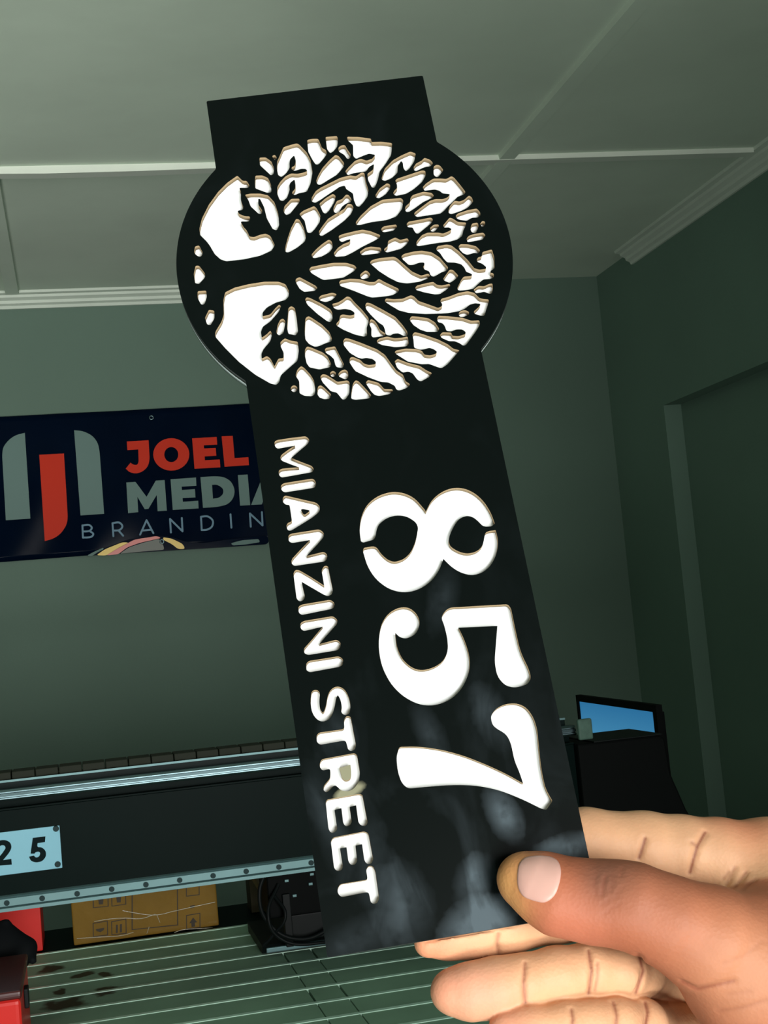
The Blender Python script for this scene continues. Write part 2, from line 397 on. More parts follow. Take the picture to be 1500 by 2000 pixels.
while y > 0.75:
    box_bm(bm, PX0, PX1, y-.0055, y+.0055, ZB-.03, ZB+.0012, mi=1)
    for a, c in zip(seams, seams[1:]):
        j = 0.0012 if k % 3 else 0.002
        box_bm(bm, a+j, c-j, y-PITCHB+.0055, y-.0055, ZB-.03, ZB, mi=0)
    y -= PITCHB; k += 1
bed = mp(bm_obj('slatted_bed', bm, [M_slat, M_strip]))
mp(box('bed_frame', (PX0-.02, PX1+.02, .72, 3.22, ZB-.16, ZB-.031), M_black, bev=.004))
mp(box('end_plate', (PX0, PX1, 2.976, 3.22, ZB-.031, ZB-.002), M_panel, bev=.002))
for x in (PX0+.05, PX1-.05):
    for y in (.82, 3.12):
        mp(box('leg', (x-.05, x+.05, y-.05, y+.05, 0, ZB-.159), M_black, bev=.004))
# gantry beam
BX0, BX1 = -1.25, .884
mp(prism('gantry_beam', [(YB, 1.104), (YB, 1.243), (YB-.004, 1.2445), (YB-.004, 1.247), (YB+.02, 1.247), (YB+.02, 1.2585), (YB+.22, 1.2585), (YB+.22, 1.078), (YB+.012, 1.078), (YB+.012, 1.104)], 'x', BX0, BX1, M_panel))
ur = mp(prism('upper_rail', [(YB+.003, 1.2590), (YB+.001, 1.2625), (YB+.001, 1.2640), (YB+.008, 1.2646), (YB+.008, 1.2660), (YB+.002, 1.2668), (YB+.003, 1.2712), (YB+.010, 1.2718), (YB+.010, 1.2732), (YB+.005, 1.2740), (YB+.007, 1.2775), (YB+.030, 1.2775), (YB+.034, 1.2590)], 'x', BX0+.02, .893, M_steel))
mp(box('rail_backing', (BX0, .885, YB+.036, YB+.10, 1.2585, 1.290), M_black, bev=.002))
mp(box('rail_edge_strip', (BX0, .885, YB+.034, YB+.037, 1.2875, 1.2912), M_alu))
# cable chain, its links in one mesh
bm = bmesh.new(); x = BX0
while x < .845:
    box_bm(bm, x, x+.0385, YB+.045, YB+.105, 1.2905, 1.3035, bev=.002); x += .040
mp(bm_obj('cable_chain', bm, mat('chain_plastic', (.022, .026, .018), .6, spec=.1)))
lr = mp(prism('lower_rail', [(YB-.003, 1.0775), (YB-.012, 1.0780), (YB-.012, 1.0835), (YB-.005, 1.0850), (YB-.009, 1.0865), (YB-.009, 1.0985), (YB-.005, 1.1000), (YB-.008, 1.1020), (YB, 1.1035), (YB+.011, 1.1035), (YB+.011, 1.0775)], 'x', BX0, BX1-.01, M_alu))
for k in range(-3, 12):
    x = -0.0335+.0577*k
    if x < -.40: continue
    bm = bmesh.new(); cyl_bm(bm, (x-MO.x, YB-.0115-MO.y, 1.0922), (x-MO.x, YB-.008-MO.y, 1.0922), .0046, 16, .0040)
    s = bm_obj('screw', bm, M_screw, lr)
# number plate
pq = on(1, YB-.0035, 119, 1654); pt = on(1, YB-.0035, 60, 1619); pb = on(1, YB-.0035, 60, 1703)
npl = box('number_plate', (-.33, pq[0], YB-.0035, YB-.0003, pb[2], pt[2]), M_white_plate, bev=.0012); mp(npl)
npl['label'] = 'white plate with dark digits'
def nd(poly, r=12):
    pts = []
    for p in tile(2.344, 0, 1430, fillet(poly, r, 4)):
        q = on(1, YB-.0036, p[0], p[1]); pts.append((q[0]-MO.x, q[2]))
    me = flat_mesh('digit', [pts], 0, .0005)
    me.transform(Matrix.Translation((0, YB-.0036-MO.y, 0)) @ Matrix.Rotation(math.pi/2, 4, 'X'))
    return link('digit', me, M_ink, npl)
nd([(150,484,0),(208,477,0),(206,503,0),(172,508,0),(170,527),(190,526),(210,543),(211,570),(192,592),(162,597),(140,588),(133,570,0),(155,565,0),(164,575),(180,570),(185,552),(176,546),(162,550),(158,556,0),(140,556,0)])
nd([(-24,520),(-18,503),(0,495),(25,493),(48,505),(54,528),(42,552),(14,586,0),(52,580,0),(54,606,0),(-26,613,0),(-24,592),(8,558),(27,530),(20,517),(2,518),(-4,530,0),(-24,534,0)])
for (cx, cy) in ((256,442),(264,605)):
    q = on(1, YB-.0036, *tile(2.344, 0, 1430, [(cx, cy)])[0]); bm = bmesh.new()
    cyl_bm(bm, (q[0]-MO.x, YB-.0036-MO.y, q[2]), (q[0]-MO.x, YB-.0065-MO.y, q[2]), .0052, 16, .0045)
    box_bm(bm, q[0]-MO.x-.003, q[0]-MO.x+.003, YB-.0068-MO.y, YB-.0064-MO.y, q[2]-.0006, q[2]+.0006)
    bm_obj('screw', bm, M_screw, npl)
# right-hand end cover of the gantry
ec = mp(prism('end_cover', [(.885, 1.04), (.885, 1.2440), (1.048, 1.2440), (1.060, 1.236), (1.064, 1.17), (1.088, 1.10), (1.14, 1.00), (1.155, .882), (.93, .882)], 'y', YB-.02, YB+.16, M_cover))
bv = ec.modifiers.new('bevel', 'BEVEL'); bv.width = .004; bv.segments = 2
mp(box('cover_lip', (.915, 1.052, YB-.026, YB+.13, 1.2440, 1.2475), M_dark, bev=.002))
bk = mp(box('sensor_bracket', (.886, .914, YB-.030, YB-.020, 1.252, 1.2905), mat('bracket_grey', (.085, .155, .125), .5, spec=.2, noise=.3, nscale=60), bev=.004)); bk['label'] = 'pale grey green bracket'
# carriage behind the beam, with its cables
car = mp(box('carriage', (.318, .47, YB+.23, YB+.36, .955, 1.095), M_cover, bev=.006))
mp(box('carriage_arm', (.345, .36, YB+.222, YB+.24, .90, 1.0), M_dark, bev=.002))
mp(box('carriage_block', (.36, .44, YB+.24, YB+.33, .905, .956), M_dark, bev=.004))
for q in ((.352,1.022),(.398,1.010),(.402,1.028),(.365,.992)):
    mp(box('bright_fitting', (q[0], q[0]+.008, YB+.222, YB+.231, q[1], q[1]+.005), M_alu, bev=.001))
mp(tube('cable', [(.325, YB+.22, 1.06), (.300, YB+.21, 1.01), (.315, YB+.21, .95), (.37, YB+.21, .915), (.45, YB+.22, .93)], .004, M_dark))
mp(tube('cable', [(.34, YB+.225, 1.02), (.312, YB+.20, .97), (.33, YB+.20, .925), (.41, YB+.20, .905), (.50, YB+.23, .915)], .0035, M_dark))
mp(tube('cable', [(.33, YB+.22, 1.00), (.345, YB+.20, .965), (.32, YB+.21, .93), (.30, YB+.22, .91)], .0032, M_dark))

# ------------------------------------------------------------------ things on the bed
cb = empty('cardboard_box', (.098, 3.06, ZB), (0, 0, 0), 'brown cardboard carton in clear film standing behind the beam', 'box')
BOXW = (-.1545, .1545)
def kid(name, me_or_obj, parent): me_or_obj.parent = parent; return me_or_obj
bx = box('carton', (BOXW[0], BOXW[1], -.055, .13, 0, .24), M_cardb, cb, bev=.004)
def decal(polys, m, name, yy=-.0556):
    L = []
    for poly in polys:
        pts = []
        for p in tile(*Z2, poly):
            q = on(1, 3.06+yy, p[0], p[1]); pts.append((q[0]-.098, q[2]-ZB))
        L.append(pts)
    me = flat_mesh(name, L, 0, .0005)
    me.transform(Matrix.Translation((0, yy, 0)) @ Matrix.Rotation(math.pi/2, 4, 'X'))
    return link(name, me, m, bx)
def frame(a, b, c, d, wd): # corner quad TL TR BR BL
    P = [np.array(p, float) for p in (a, b, c, d)]; ce = sum(P)/4
    return [[tuple(p) for p in P], [tuple(p + (ce-p)/np.linalg.norm(ce-p)*wd*1.4) for p in P]]
decal(frame((590,400),(686,385),(688,478),(592,490), 5), M_print, 'printed_symbol')
decal([[(610,440),(665,430),(660,445),(640,458),(615,452)]], M_print, 'printed_symbol')
decal(frame((708,390),(804,372),(806,468),(710,478), 5), M_print, 'printed_symbol')
decal([[(738,412),(750,410),(750,462),(738,464)], [(764,408),(776,406),(776,458),(764,460)]], M_print, 'printed_symbol')
decal(frame((838,215),(1133,180),(1135,415),(838,445), 6), M_print, 'printed_panel')
decal(frame((1185,350),(1275,335),(1276,430),(1186,440), 5), M_print, 'printed_symbol')
decal([[(1230,365),(1255,395),(1240,397),(1242,422),(1220,425),(1218,400),(1205,402)]], M_print, 'printed_symbol')
decal(frame((590,240),(690,225),(692,295),(592,305), 5), M_print, 'printed_symbol')
decal([[(625,245),(660,240),(655,280),(630,282)]], M_print, 'printed_symbol')
decal(frame((708,225),(802,212),(804,282),(710,295), 5), M_print, 'printed_symbol')
decal([[(740,230),(772,226),(768,268),(745,270)]], M_print, 'printed_symbol')
decal(frame((1183,150),(1270,140),(1271,222),(1185,232), 5), M_print, 'printed_symbol')
decal([[(1210,290),(1240,285),(1238,300),(1212,308)]], M_print, 'printed_symbol')
for wv in ([(780,322),(850,335),(990,350),(1110,325),(1230,298),(1370,268)], [(600,392),(680,378),(790,370),(900,372),(990,345)], [(1110,462),(1160,445),(1250,438),(1370,430)], [(490,500),(640,490),(780,480),(850,460)], [(935,468),(950,425)], [(1000,352),(1018,398)]):
    pts = []
    for p in tile(*Z2, wv):
        q = on(1, 3.06-.058, p[0], p[1]); pts.append((q[0]-.098, -.0565, q[2]-ZB))
    tube('film_crease', pts, .0007, M_tape, bx)
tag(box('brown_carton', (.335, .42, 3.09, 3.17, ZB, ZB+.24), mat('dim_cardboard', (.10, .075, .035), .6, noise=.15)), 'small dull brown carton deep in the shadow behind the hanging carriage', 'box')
bm = bmesh.new(); cyl_bm(bm, (.285, 2.93, 1.075), (.375, 2.93, .888), .0065, 16)
tag(bm_obj('wooden_rod', bm, M_wood), 'thin pale wooden rod leaning under the beam beside the large carton', 'rod')
sl = empty('flat_tray', (.45, 2.78, ZB), (0, 0, 0), 'flat black tray with a silver front edge lying on the slatted bed', 'tray')
prism('tray_body', [(-.105, .004), (-.120, .018), (-.116, .021), (.120, .021), (.115, .002)], 'x', -.147, .147, M_dark, sl)
box('front_edge', (-.140, .147, -.1255, -.1185, .007, .0165), M_alu, sl, bev=.002)['label'] = 'silver front edge'
rc = empty('red_case', (-.31, 2.29, ZB), (0, 0, 0), 'glossy red case with dark red lid on the slatted bed near its left end', 'case')
box('case_body', (-.19, .186, -.13, .12, .001, .108), M_red, rc, bev=.008, smooth=False)
box('lid', (-.192, .188, -.134, .124, .108, .121), M_redtop, rc, bev=.005)
box('latch', (.186, .193, -.04, -.01, .07, .10), M_dark, rc, bev=.002)
rb = empty('red_panel_box', (-.25, 3.05, ZB), (0, 0, 0), 'bright red upright box standing behind the beam left of the carton', 'box')
box('box_body', (-.16, .130, -.05, .09, 0, .23), M_red, rb, bev=.003)
# black draped hood between the red case and the red box
def hood(p):
    Q = lambda px, py, y: on(1, y, px, py)
    d = cone_sd(p, Q(-60,1872,2.53), Q(20,1866,2.53), .040, .036)
    d = smin(d, cone_sd(p, Q(10,1840,2.53), Q(13,1803,2.53), .022, .006), .03)
    d = smin(d, cone_sd(p, Q(20,1842,2.53), Q(55,1850,2.53), .020, .012), .02)
    d = smin(d, cone_sd(p, Q(55,1850,2.53), Q(64,1876,2.50), .011, .007), .015)
    return smin(d, cone_sd(p, Q(-200,1850,2.53), Q(-60,1850,2.53), .05, .05), .04)
c = on(1, 2.53, 20, 1850)
V, Fc = surface_net(hood, (c[0]-.22, 2.44, ZB+.002), (c[0]+.08, 2.62, 1.08), .004)
tag(link('black_hood', np_mesh('black_hood', V, Fc), mat('black_cloth', (.004, .006, .007), .8, spec=.2), None, True), 'black rounded hood draped behind the red case', 'hood')
# computer monitor beyond the gantry end, seen at an angle
ZT = 1.270
mo = empty('monitor', (1.225, 3.02, ZB), (0, 0, 0), 'computer monitor with a blue screen standing beyond the machine end cover', 'monitor')
a = on(2, ZT, 1127, 1357); b_ = on(2, ZT, 1284, 1377)
ang = math.atan2(b_[1]-a[1], b_[0]-a[0])
wid = math.hypot(b_[0]-a[0], b_[1]-a[1]); mid = (a+b_)/2
mo.location = (mid[0], mid[1], ZB); mo.rotation_euler = (0, 0, ang)
HT = ZT-ZB
fr = bmesh.new(); bz = .016; hh = HT-.05
box_bm(fr, -wid/2, wid/2-.05, .010, .032, .05, HT-.02); box_bm(fr, -wid/2, wid/2, .004, .010, .05, HT)
box_bm(fr, -wid/2, wid/2, -.004, .004, HT-bz, HT); box_bm(fr, -wid/2, wid/2, -.004, .004, .05, .05+bz*1.6)
box_bm(fr, -wid/2, -wid/2+bz, -.004, .004, .05+bz*1.6, HT-bz); box_bm(fr, wid/2-bz*1.5, wid/2, -.004, .004, .05+bz*1.6, HT-bz)
bm_obj('bezel', fr, M_cover, mo)
M_screen = mat('screen', (.01, .01, .01), .3, emit=((.035, .19, .37), 1.0))
nt = M_screen.node_tree; tcs = nt.nodes.new('ShaderNodeTexCoord'); sx = nt.nodes.new('ShaderNodeSeparateXYZ'); nt.links.new(tcs.outputs['Object'], sx.inputs[0])
cr = nt.nodes.new('ShaderNodeValToRGB'); mrs = nt.nodes.new('ShaderNodeMapRange'); mrs.inputs[1].default_value = HT-.16; mrs.inputs[2].default_value = HT-.02
nt.links.new(sx.outputs['Z'], mrs.inputs[0]); nt.links.new(mrs.outputs[0], cr.inputs[0])
cr.color_ramp.elements[0].color = (.07, .28, .46, 1); cr.color_ramp.elements[1].color = (.022, .15, .32, 1)
nt.links.new(cr.outputs[0], nt.nodes['Principled BSDF'].inputs['Emission Color'])
box('screen', (-wid/2+bz, wid/2-bz*1.5, .0, .0045, .05+bz*1.6, HT-bz), M_screen, mo)
box('stand', (-.03, .03, .02, .05, .01, .20), M_cover, mo)
box('stand_base', (-.11, .11, -.03, .10, 0, .012), M_cover, mo, bev=.003)

# ------------------------------------------------------------------ the held sign
SS = 0.45/0.42
def rod(w):
    w = np.array(w); t = np.linalg.norm(w); k = w/t; K = np.array([[0, -k[2], k[1]], [k[2], 0, -k[0]], [-k[1], k[0], 0]])
    return np.eye(3) + math.sin(t)*K + (1-math.cos(t))*K@K
RS = rod((-0.3654, -0.0532, -0.1561)); TS = np.array([-0.0009, -0.0162, 0.42])*SS
SW, SH, SCX, SCY, SR = 0.0766*SS, 0.2872*SS, 0.0, -0.0745*SS, 0.0559*SS
NS = RS[:, 2]
def sxy(px, py):          # photo point -> sign face coordinates (x right, y up)
    d = np.array([(px-750)/F, (py-1000)/F, 1.0]); s = (NS@TS)/(NS@d); q = RS.T@(d*s-TS)
    return (q[0], -q[1])
MS = Matrix.Identity(4); A = R.T@np.stack([RS[:, 0], -RS[:, 1], -RS[:, 2]], 1); o_ = CP + R.T@TS
for i in range(3):
    for j in range(3): MS[i][j] = A[i][j]
    MS[i][3] = o_[i]
T_FACE, T_BACK = 0.0024, 0.0030
sign = empty('house_number_sign', (0, 0, 0), label='tall black house number plate with white cut-out tree disc, held up in the hand', cat='sign')
sign.matrix_world = MS
# outline: strip with a disc
def outline(g=0.0):
    hw = SW/2+g; hh = SH/2+g; r = SR+g; cy = -SCY
    dy = math.sqrt(r*r-hw*hw); pts = [(-hw, -hh), (hw, -hh)]
    a0 = math.atan2(-dy, hw); a1 = math.atan2(dy, hw)
    pts += [(r*math.cos(t), cy+r*math.sin(t)) for t in np.linspace(a0, a1, 60)]
    pts += [(hw, hh), (-hw, hh)]
    pts += [(r*math.cos(t), cy+r*math.sin(t)) for t in np.linspace(math.pi-a1, math.pi-a0, 60)]
    return fillet(pts, .0006, 2)
tA, tC, tB, tD = (4.4118, 340, 130), (4.4118, 340, 460), (4.4118, 670, 250), (4.4118, 670, 460)
t1, t2, t3, t4, t5 = (6.25, 540, 250), (6.25, 580, 440), (6.25, 560, 580), (6.25, 760, 290), (6.25, 760, 470)
TREE = [
(tA,[(545,940),(590,985),(625,985),(650,1025),(640,1045),(560,1045),(575,1075),(575,1150),(597,1215),(590,1235),(545,1242),(560,1270),(610,1290),(655,1292),(650,1335),(572,1335),(600,1385),(625,1410),(650,1465),(690,1470),(740,1450),(790,1440),(830,1460),(868,1540),(840,1586),(740,1631),(600,1661),(450,1678),(400,1661),(350,1616),(310,1546),(280,1506),(225,1452),(218,1400),(240,1310),(300,1190),(380,1080),(460,1000)]),
(tA,[(610,1105),(660,1095),(740,1095),(810,1110),(865,1170),(898,1270),(905,1370),(885,1412),(850,1400),(800,1310),(775,1210),(740,1140),(725,1140),(725,1190),(760,1240),(755,1270),(730,1270),(660,1205),(640,1150)]),
(tA,[(700,940),(760,938),(810,960),(835,1020),(838,1085),(800,1087),(700,1050),(697,1000)]),
(tA,[(735,785),(790,783),(840,820),(862,880),(855,930),(835,938),(740,850)]),
(tA,[(843,770),(870,760),(887,790),(865,807)]),
(tA,[(1010,1140),(1080,1138),(1082,1165),(1000,1268),(965,1280),(943,1250),(950,1205)]),
(tC,[(180,95),(215,85),(248,150),(235,182),(205,180),(172,150)]),
(tC,[(185,260),(215,260),(265,325),(267,360),(215,417),(180,410),(170,330)]),
(tC,[(203,480),(277,475),(282,530),(262,592),(235,597),(203,540)]),
(tC,[(300,640),(347,648),(347,715),(315,772),(285,767),(266,710)]),
(tC,[(440,490),(520,450),(640,420),(780,398),(900,398),(960,420),(990,480),(985,530),(960,555),(880,577),(800,620),(762,665),(762,697),(830,680),(870,630),(905,595),(922,608),(900,660),(830,740),(765,785),(748,830),(755,882),(800,850),(830,818),(844,850),(830,910),(770,980),(752,1020),(755,1062),(800,1038),(830,1060),(865,1128),(900,1060),(942,1057),(945,1010),(920,960),(915,920),(955,885),(1000,905),(1065,915),(1075,990),(1062,1080),(980,1150),(920,1205),(905,1265),(880,1287),(830,1275),(700,1200),(560,1090),(440,970),(353,870),(356,830),(410,740),(428,680),(425,560)]),
(tC,[(985,625),(1010,608),(1040,625),(1055,700),(1068,830),(1050,860),(985,847),(973,790),(980,702)]),
(tC,[(915,725),(940,715),(960,740),(942,840),(905,862),(880,840),(893,770)]),
(t1,[(85,235),(180,205),(250,188),(280,205),(370,300),(415,390),(440,540),(415,680),(370,778),(270,797),(220,822),(190,800),(195,780),(230,740),(232,690),(220,628),(170,665),(156,700),(160,760),(130,850),(80,893),(40,880),(8,800),(10,720),(45,660),(110,590),(180,555),(260,560),(330,545),(378,525),(360,500),(300,498),(220,525),(185,505),(185,480),(225,460),(237,400),(215,333),(165,385),(158,430),(160,490),(120,550),(60,600),(20,575),(5,500),(8,410),(40,340)]),
(t1,[(375,145),(440,133),(510,133),(530,180),(555,245),(605,270),(614,320),(570,380),(515,443),(480,447),(440,390),(388,290)]),
(t1,[(598,110),(740,98),(750,140),(740,230),(690,290),(655,307),(618,260)]),
(t1,[(755,240),(790,213),(835,208),(870,270),(907,320),(900,372),(865,380),(830,330),(758,285)]),
(t1,[(862,107),(1000,110),(1155,130),(1158,172),(1280,168),(1412,185),(1400,330),(1330,440),(1260,530),(1235,640),(1200,728),(1165,728),(1120,640),(1108,560),(1180,510),(1192,438),(1130,475),(1095,530),(1000,542),(930,555),(870,577),(838,530),(880,480),(960,400),(1030,375),(1100,400),(1170,375),(1207,328),(1130,313),(1060,338),(970,377),(938,345),(935,210),(868,150)]),
(t1,[(720,328),(760,343),(828,430),(815,480),(740,570),(620,642),(540,693),(500,688),(483,650),(510,580),(560,490),(650,390)]),
(t1,[(430,850),(480,770),(540,728),(660,668),(780,608),(900,578),(970,590),(1040,543),(1072,548),(1090,650),(1122,760),(1110,840),(1060,910),(1010,963),(975,953),(945,880),(935,800),(850,745),(835,703),(770,718),(720,755),(620,820),(530,882),(470,915),(428,895)]),
(t1,[(522,925),(600,858),(690,803),(724,830),(707,900),(640,1012),(600,1048),(568,1030)]),
(t1,[(698,970),(738,890),(800,870),(850,812),(880,818),(918,870),(905,907),(850,922),(800,960),(762,1032),(715,1038),(693,1010)]),
(t1,[(516,1265),(560,1200),(630,1108),(740,1040),(830,985),(870,925),(915,928),(942,970),(910,1050),(830,1130),(680,1242),(560,1318),(528,1312)]),
(t1,[(278,1050),(330,1008),(460,953),(490,980),(538,1070),(527,1150),(470,1232),(420,1283),(378,1278),(358,1200),(343,1130),(320,1107)]),
(t1,[(103,1480),(130,1370),(180,1220),(240,1108),(280,1118),(330,1210),(360,1330),(345,1387),(250,1462),(150,1518),(113,1517)]),
(tB,[(333,430),(360,350),(430,278),(500,238),(580,203),(627,220),(612,290),(570,352),(540,374),(520,345),(515,300),(500,283),(470,330),(470,385),(420,432),(360,457),(333,445)]),
(t1,[(1208,820),(1260,738),(1350,673),(1387,690),(1387,740),(1330,812),(1250,860),(1213,845)]),
(tB,[(108,815),(150,758),(240,673),(340,618),(500,603),(520,625),(507,700),(460,762),(380,792),(240,812),(150,835),(116,837)]),
(t1,[(1278,1230),(1310,1200),(1460,1178),(1472,1205),(1430,1252),(1310,1273),(1283,1257)]),
(t2,[(508,130),(560,108),(700,73),(800,53),(900,73),(1017,120),(1010,152),(940,192),(800,262),(680,332),(590,377),(470,385),(446,345),(500,275),(570,228),(640,203),(656,168),(610,180),(550,207),(515,182)]),
(t2,[(178,355),(240,288),(310,228),(390,173),(427,200),(437,270),(400,327),(300,382),(210,402),(183,387)]),
(t2,[(768,325),(830,278),(900,260),(1022,273),(1032,320),(1000,342),(800,365),(776,350)]),
(t2,[(1063,290),(1108,255),(1113,190),(1200,148),(1260,180),(1350,158),(1367,190),(1330,242),(1270,287),(1100,333),(1068,315)]),
(t2,[(148,545),(168,510),(300,483),(450,458),(600,458),(700,488),(730,520),(700,557),(570,637),(470,652),(330,668),(290,652),(178,585)]),
(t2,[(772,600),(830,553),(862,558),(898,605),(875,642),(800,658),(773,640)]),
(tC,[(1048,375),(1080,358),(1220,433),(1237,455),(1210,477),(1120,486),(1080,457),(1048,400)]),
(t2,[(263,890),(290,858),(430,823),(487,840),(470,872),(420,917),(350,938),(283,920)]),
(t2,[(98,905),(120,878),(160,888),(300,958),(410,1028),(432,1070),(434,1150),(410,1183),(370,1172),(250,1082),(128,970)]),
(t2,[(513,700),(530,673),(650,653),(760,658),(880,693),(950,693),(1000,653),(1060,688),(1242,775),(1240,812),(1170,852),(1080,867),(920,883),(860,867),(700,802),(528,740)]),
(t2,[(428,960),(500,943),(560,908),(610,868),(650,878),(700,938),(800,1038),(873,1130),(877,1180),(850,1250),(857,1345),(820,1360),(700,1332),(560,1272),(480,1222),(483,1195),(515,1165),(528,1100),(560,1088),(650,1103),(702,1090),(702,1063),(660,1035),(590,1020),(500,1032),(450,1012)]),
(t2,[(833,975),(850,943),(900,953),(1060,1038),(1200,1118),(1290,1218),(1347,1300),(1347,1350),(1300,1350),(1240,1318),(1180,1322),(1140,1348),(1085,1335),(1070,1260),(1050,1220),(1000,1190),(900,1092),(843,1022)]),
(t2,[(975,1410),(1000,1383),(1100,1358),(1190,1380),(1270,1375),(1352,1358),(1364,1450),(1340,1477),(1200,1488),(1040,1462),(978,1432)]),
(t2,[(888,1170),(905,1143),(950,1168),(985,1220),(1010,1275),(1077,1320),(1077,1347),(1000,1360),(930,1370),(908,1350),(910,1260),(883,1210)]),
(t3,[(228,260),(265,233),(310,258),(430,338),(520,428),(552,510),(547,542),(480,562),(390,602),(340,608),(270,572),(228,520),(220,420)]),
(t3,[(223,640),(250,603),(300,618),(440,678),(500,728),(542,820),(530,857),(400,885),(280,860),(243,810),(223,720)]),
(t3,[(463,645),(480,623),(590,603),(612,650),(642,710),(702,830),(680,867),(610,857),(593,830),(578,760),(540,722),(478,682)]),
(t3,[(108,960),(130,888),(175,843),(210,863),(290,948),(332,1020),(350,1130),(340,1193),(300,1213),(220,1208),(157,1177),(153,1120),(153,1030)]),
(t3, circ(90,1120,41,41,12)), (t3, circ(565,940,36,36,12)),
(t3,[(628,940),(660,903),(710,883),(747,910),(754,980),(720,1008),(680,992),(638,972)]),
(t3,[(408,975),(435,943),(480,948),(560,998),(620,1038),(740,1018),(767,1040),(764,1180),(720,1248),(680,1253),(640,1202),(610,1167),(540,1152),(438,1042)]),
(t3,[(373,1140),(385,1088),(420,1078),(470,1118),(542,1190),(525,1243),(460,1248),(400,1228),(376,1190)]),
(t3,[(788,1180),(808,1060),(840,1016),(875,1028),(980,1138),(1032,1200),(1010,1238),(840,1255),(788,1243)]),
(t3,[(963,1050),(990,1013),(1120,1048),(1150,1078),(1190,1125),(1290,1128),(1297,1150),(1250,1187),(1130,1208),(1075,1197),(1028,1150)]),
(t3,[(688,540),(710,503),(760,508),(900,558),(1100,638),(1200,708),(1270,808),(1340,900),(1420,950),(1450,1030),(1500,1060),(1500,1085),(1440,1122),(1370,1143),(1335,1127),(1320,1085),(1240,1043),(1150,1037),(1000,982),(840,907),(800,852),(763,790),(775,738),(810,733),(900,770),(940,812),(1000,832),(1080,822),(1092,795),(1050,758),(970,743),(920,755),(860,737),(770,682),(698,592)]),
(t5,[(68,1370),(80,1343),(200,1318),(330,1323),(400,1345),(430,1392),(500,1402),(570,1382),(587,1355),(540,1323),(490,1308),(430,1325),(380,1332),(305,1307),(298,1210),(283,1150),(310,1116),(400,1138),(600,1208),(720,1268),(780,1318),(862,1340),(712,1512),(640,1557),(600,1547),(486,1505),(401,1509),(231,1477),(108,1400)]),
(tD,[(443,1085),(470,1063),(560,1098),(660,1123),(720,1163),(767,1185),(745,1217),(670,1258),(640,1242),(600,1187),(560,1172),(515,1182),(468,1142)]),
(t5,[(248,965),(270,923),(350,928),(480,948),(560,998),(614,1080),(590,1113),(460,1113),(380,1087),(298,1032)]),
(t5,[(583,960),(600,918),(720,923),(900,943),(1000,978),(1102,973),(1107,1030),(1050,1122),(940,1273),(905,1283),(860,1252),(800,1227),(730,1227),(640,1187),(618,1155),(650,1118),(760,1123),(770,1162),(850,1167),(930,1142),(937,1115),(890,1083),(820,1083),(760,1108),(700,1102),(680,1042),(650,1007),(600,997)]),
(t5,[(848,890),(870,858),(930,848),(977,870),(972,907),(900,933),(858,927)]),
(t5,[(-55,742),(-40,705),(55,715),(165,710),(265,666),(300,678),(360,738),(450,768),(600,823),(645,800),(650,775),(623,740),(640,708),(720,688),(850,638),(960,618),(1040,638),(1100,700),(1150,713),(1217,718),(1212,760),(1162,917),(1120,917),(1040,892),(1033,865),(1090,815),(1120,773),(1050,763),(980,783),(930,828),(850,862),(700,887),(450,896),(240,882),(120,852),(20,792)]),
(t5,[(833,580),(880,480),(910,440),(1000,432),(1017,415),(990,398),(940,380),(920,330),(880,288),(800,268),(710,265),(668,222),(620,150),(573,110),(590,68),(700,48),(760,58),(850,128),(960,238),(1040,338),(1100,355),(1180,345),(1187,325),(1140,283),(1078,260),(1068,235),(1085,203),(1130,195),(1140,138),(1255,108),(1282,200),(1287,340),(1240,368),(1235,392),(1277,400),(1277,450),(1240,467),(1150,473),(1090,525),(1030,587),(950,602),(860,610),(836,600)]),
(t5,[(1028,600),(1090,553),(1160,558),(1220,528),(1262,523),(1267,600),(1250,647),(1220,647),(1160,623),(1100,637),(1060,642)]),
(t5,[(848,70),(870,43),(960,46),(1060,68),(1112,120),(1090,157),(1040,148),(990,165),(950,174),(900,152),(853,100)]),
(t5,[(658,470),(700,408),(740,353),(780,358),(847,430),(810,472),(740,517),(678,490)]),
(t5,[(318,575),(340,548),(460,518),(540,503),(580,538),(640,548),(740,528),(747,555),(690,607),(620,652),(560,657),(430,632),(328,602)]),
(t5,[(148,190),(180,163),(300,133),(400,123),(520,143),(620,208),(722,330),(710,362),(640,387),(580,422),(540,442),(505,422),(490,375),(430,352),(413,320),(435,288),(425,266),(370,268),(290,297),(240,297),(158,222)]),
(t5,[(-237,272),(-215,240),(-125,215),(55,196),(95,213),(200,308),(280,378),(390,428),(480,403),(500,428),(470,465),(370,502),(220,522),(110,507),(0,452),(-125,372)]),
(t4,[(73,390),(100,368),(250,318),(400,268),(442,273),(447,330),(400,412),(300,497),(210,552),(80,580),(48,550),(60,520),(100,480),(93,430)]),
(t4,[(298,230),(330,183),(400,148),(430,113),(500,138),(537,180),(510,217),(440,225),(380,252),(330,277),(303,267)]),
(t4,[(543,220),(580,198),(620,208),(664,265),(600,347),(570,347),(543,320)]),
(t4,[(408,475),(450,428),(540,368),(640,368),(700,373),(760,338),(790,353),(870,448),(932,530),(920,557),(830,592),(800,632),(720,702),(670,762),(620,797),(500,812),(340,837),(308,812),(308,785),(380,728),(500,638),(570,618),(650,620),(710,600),(747,558),(650,548),(620,518),(560,500),(500,507),(430,517)]),
(t4,[(193,740),(200,708),(255,658),(262,600),(290,568),(420,528),(520,543),(547,575),(530,602),(420,652),(310,732),(240,777),(203,772)]),
(t4,[(723,760),(745,698),(800,638),(860,650),(920,625),(975,573),(1010,598),(1027,650),(960,722),(880,762),(760,802),(728,790)]),
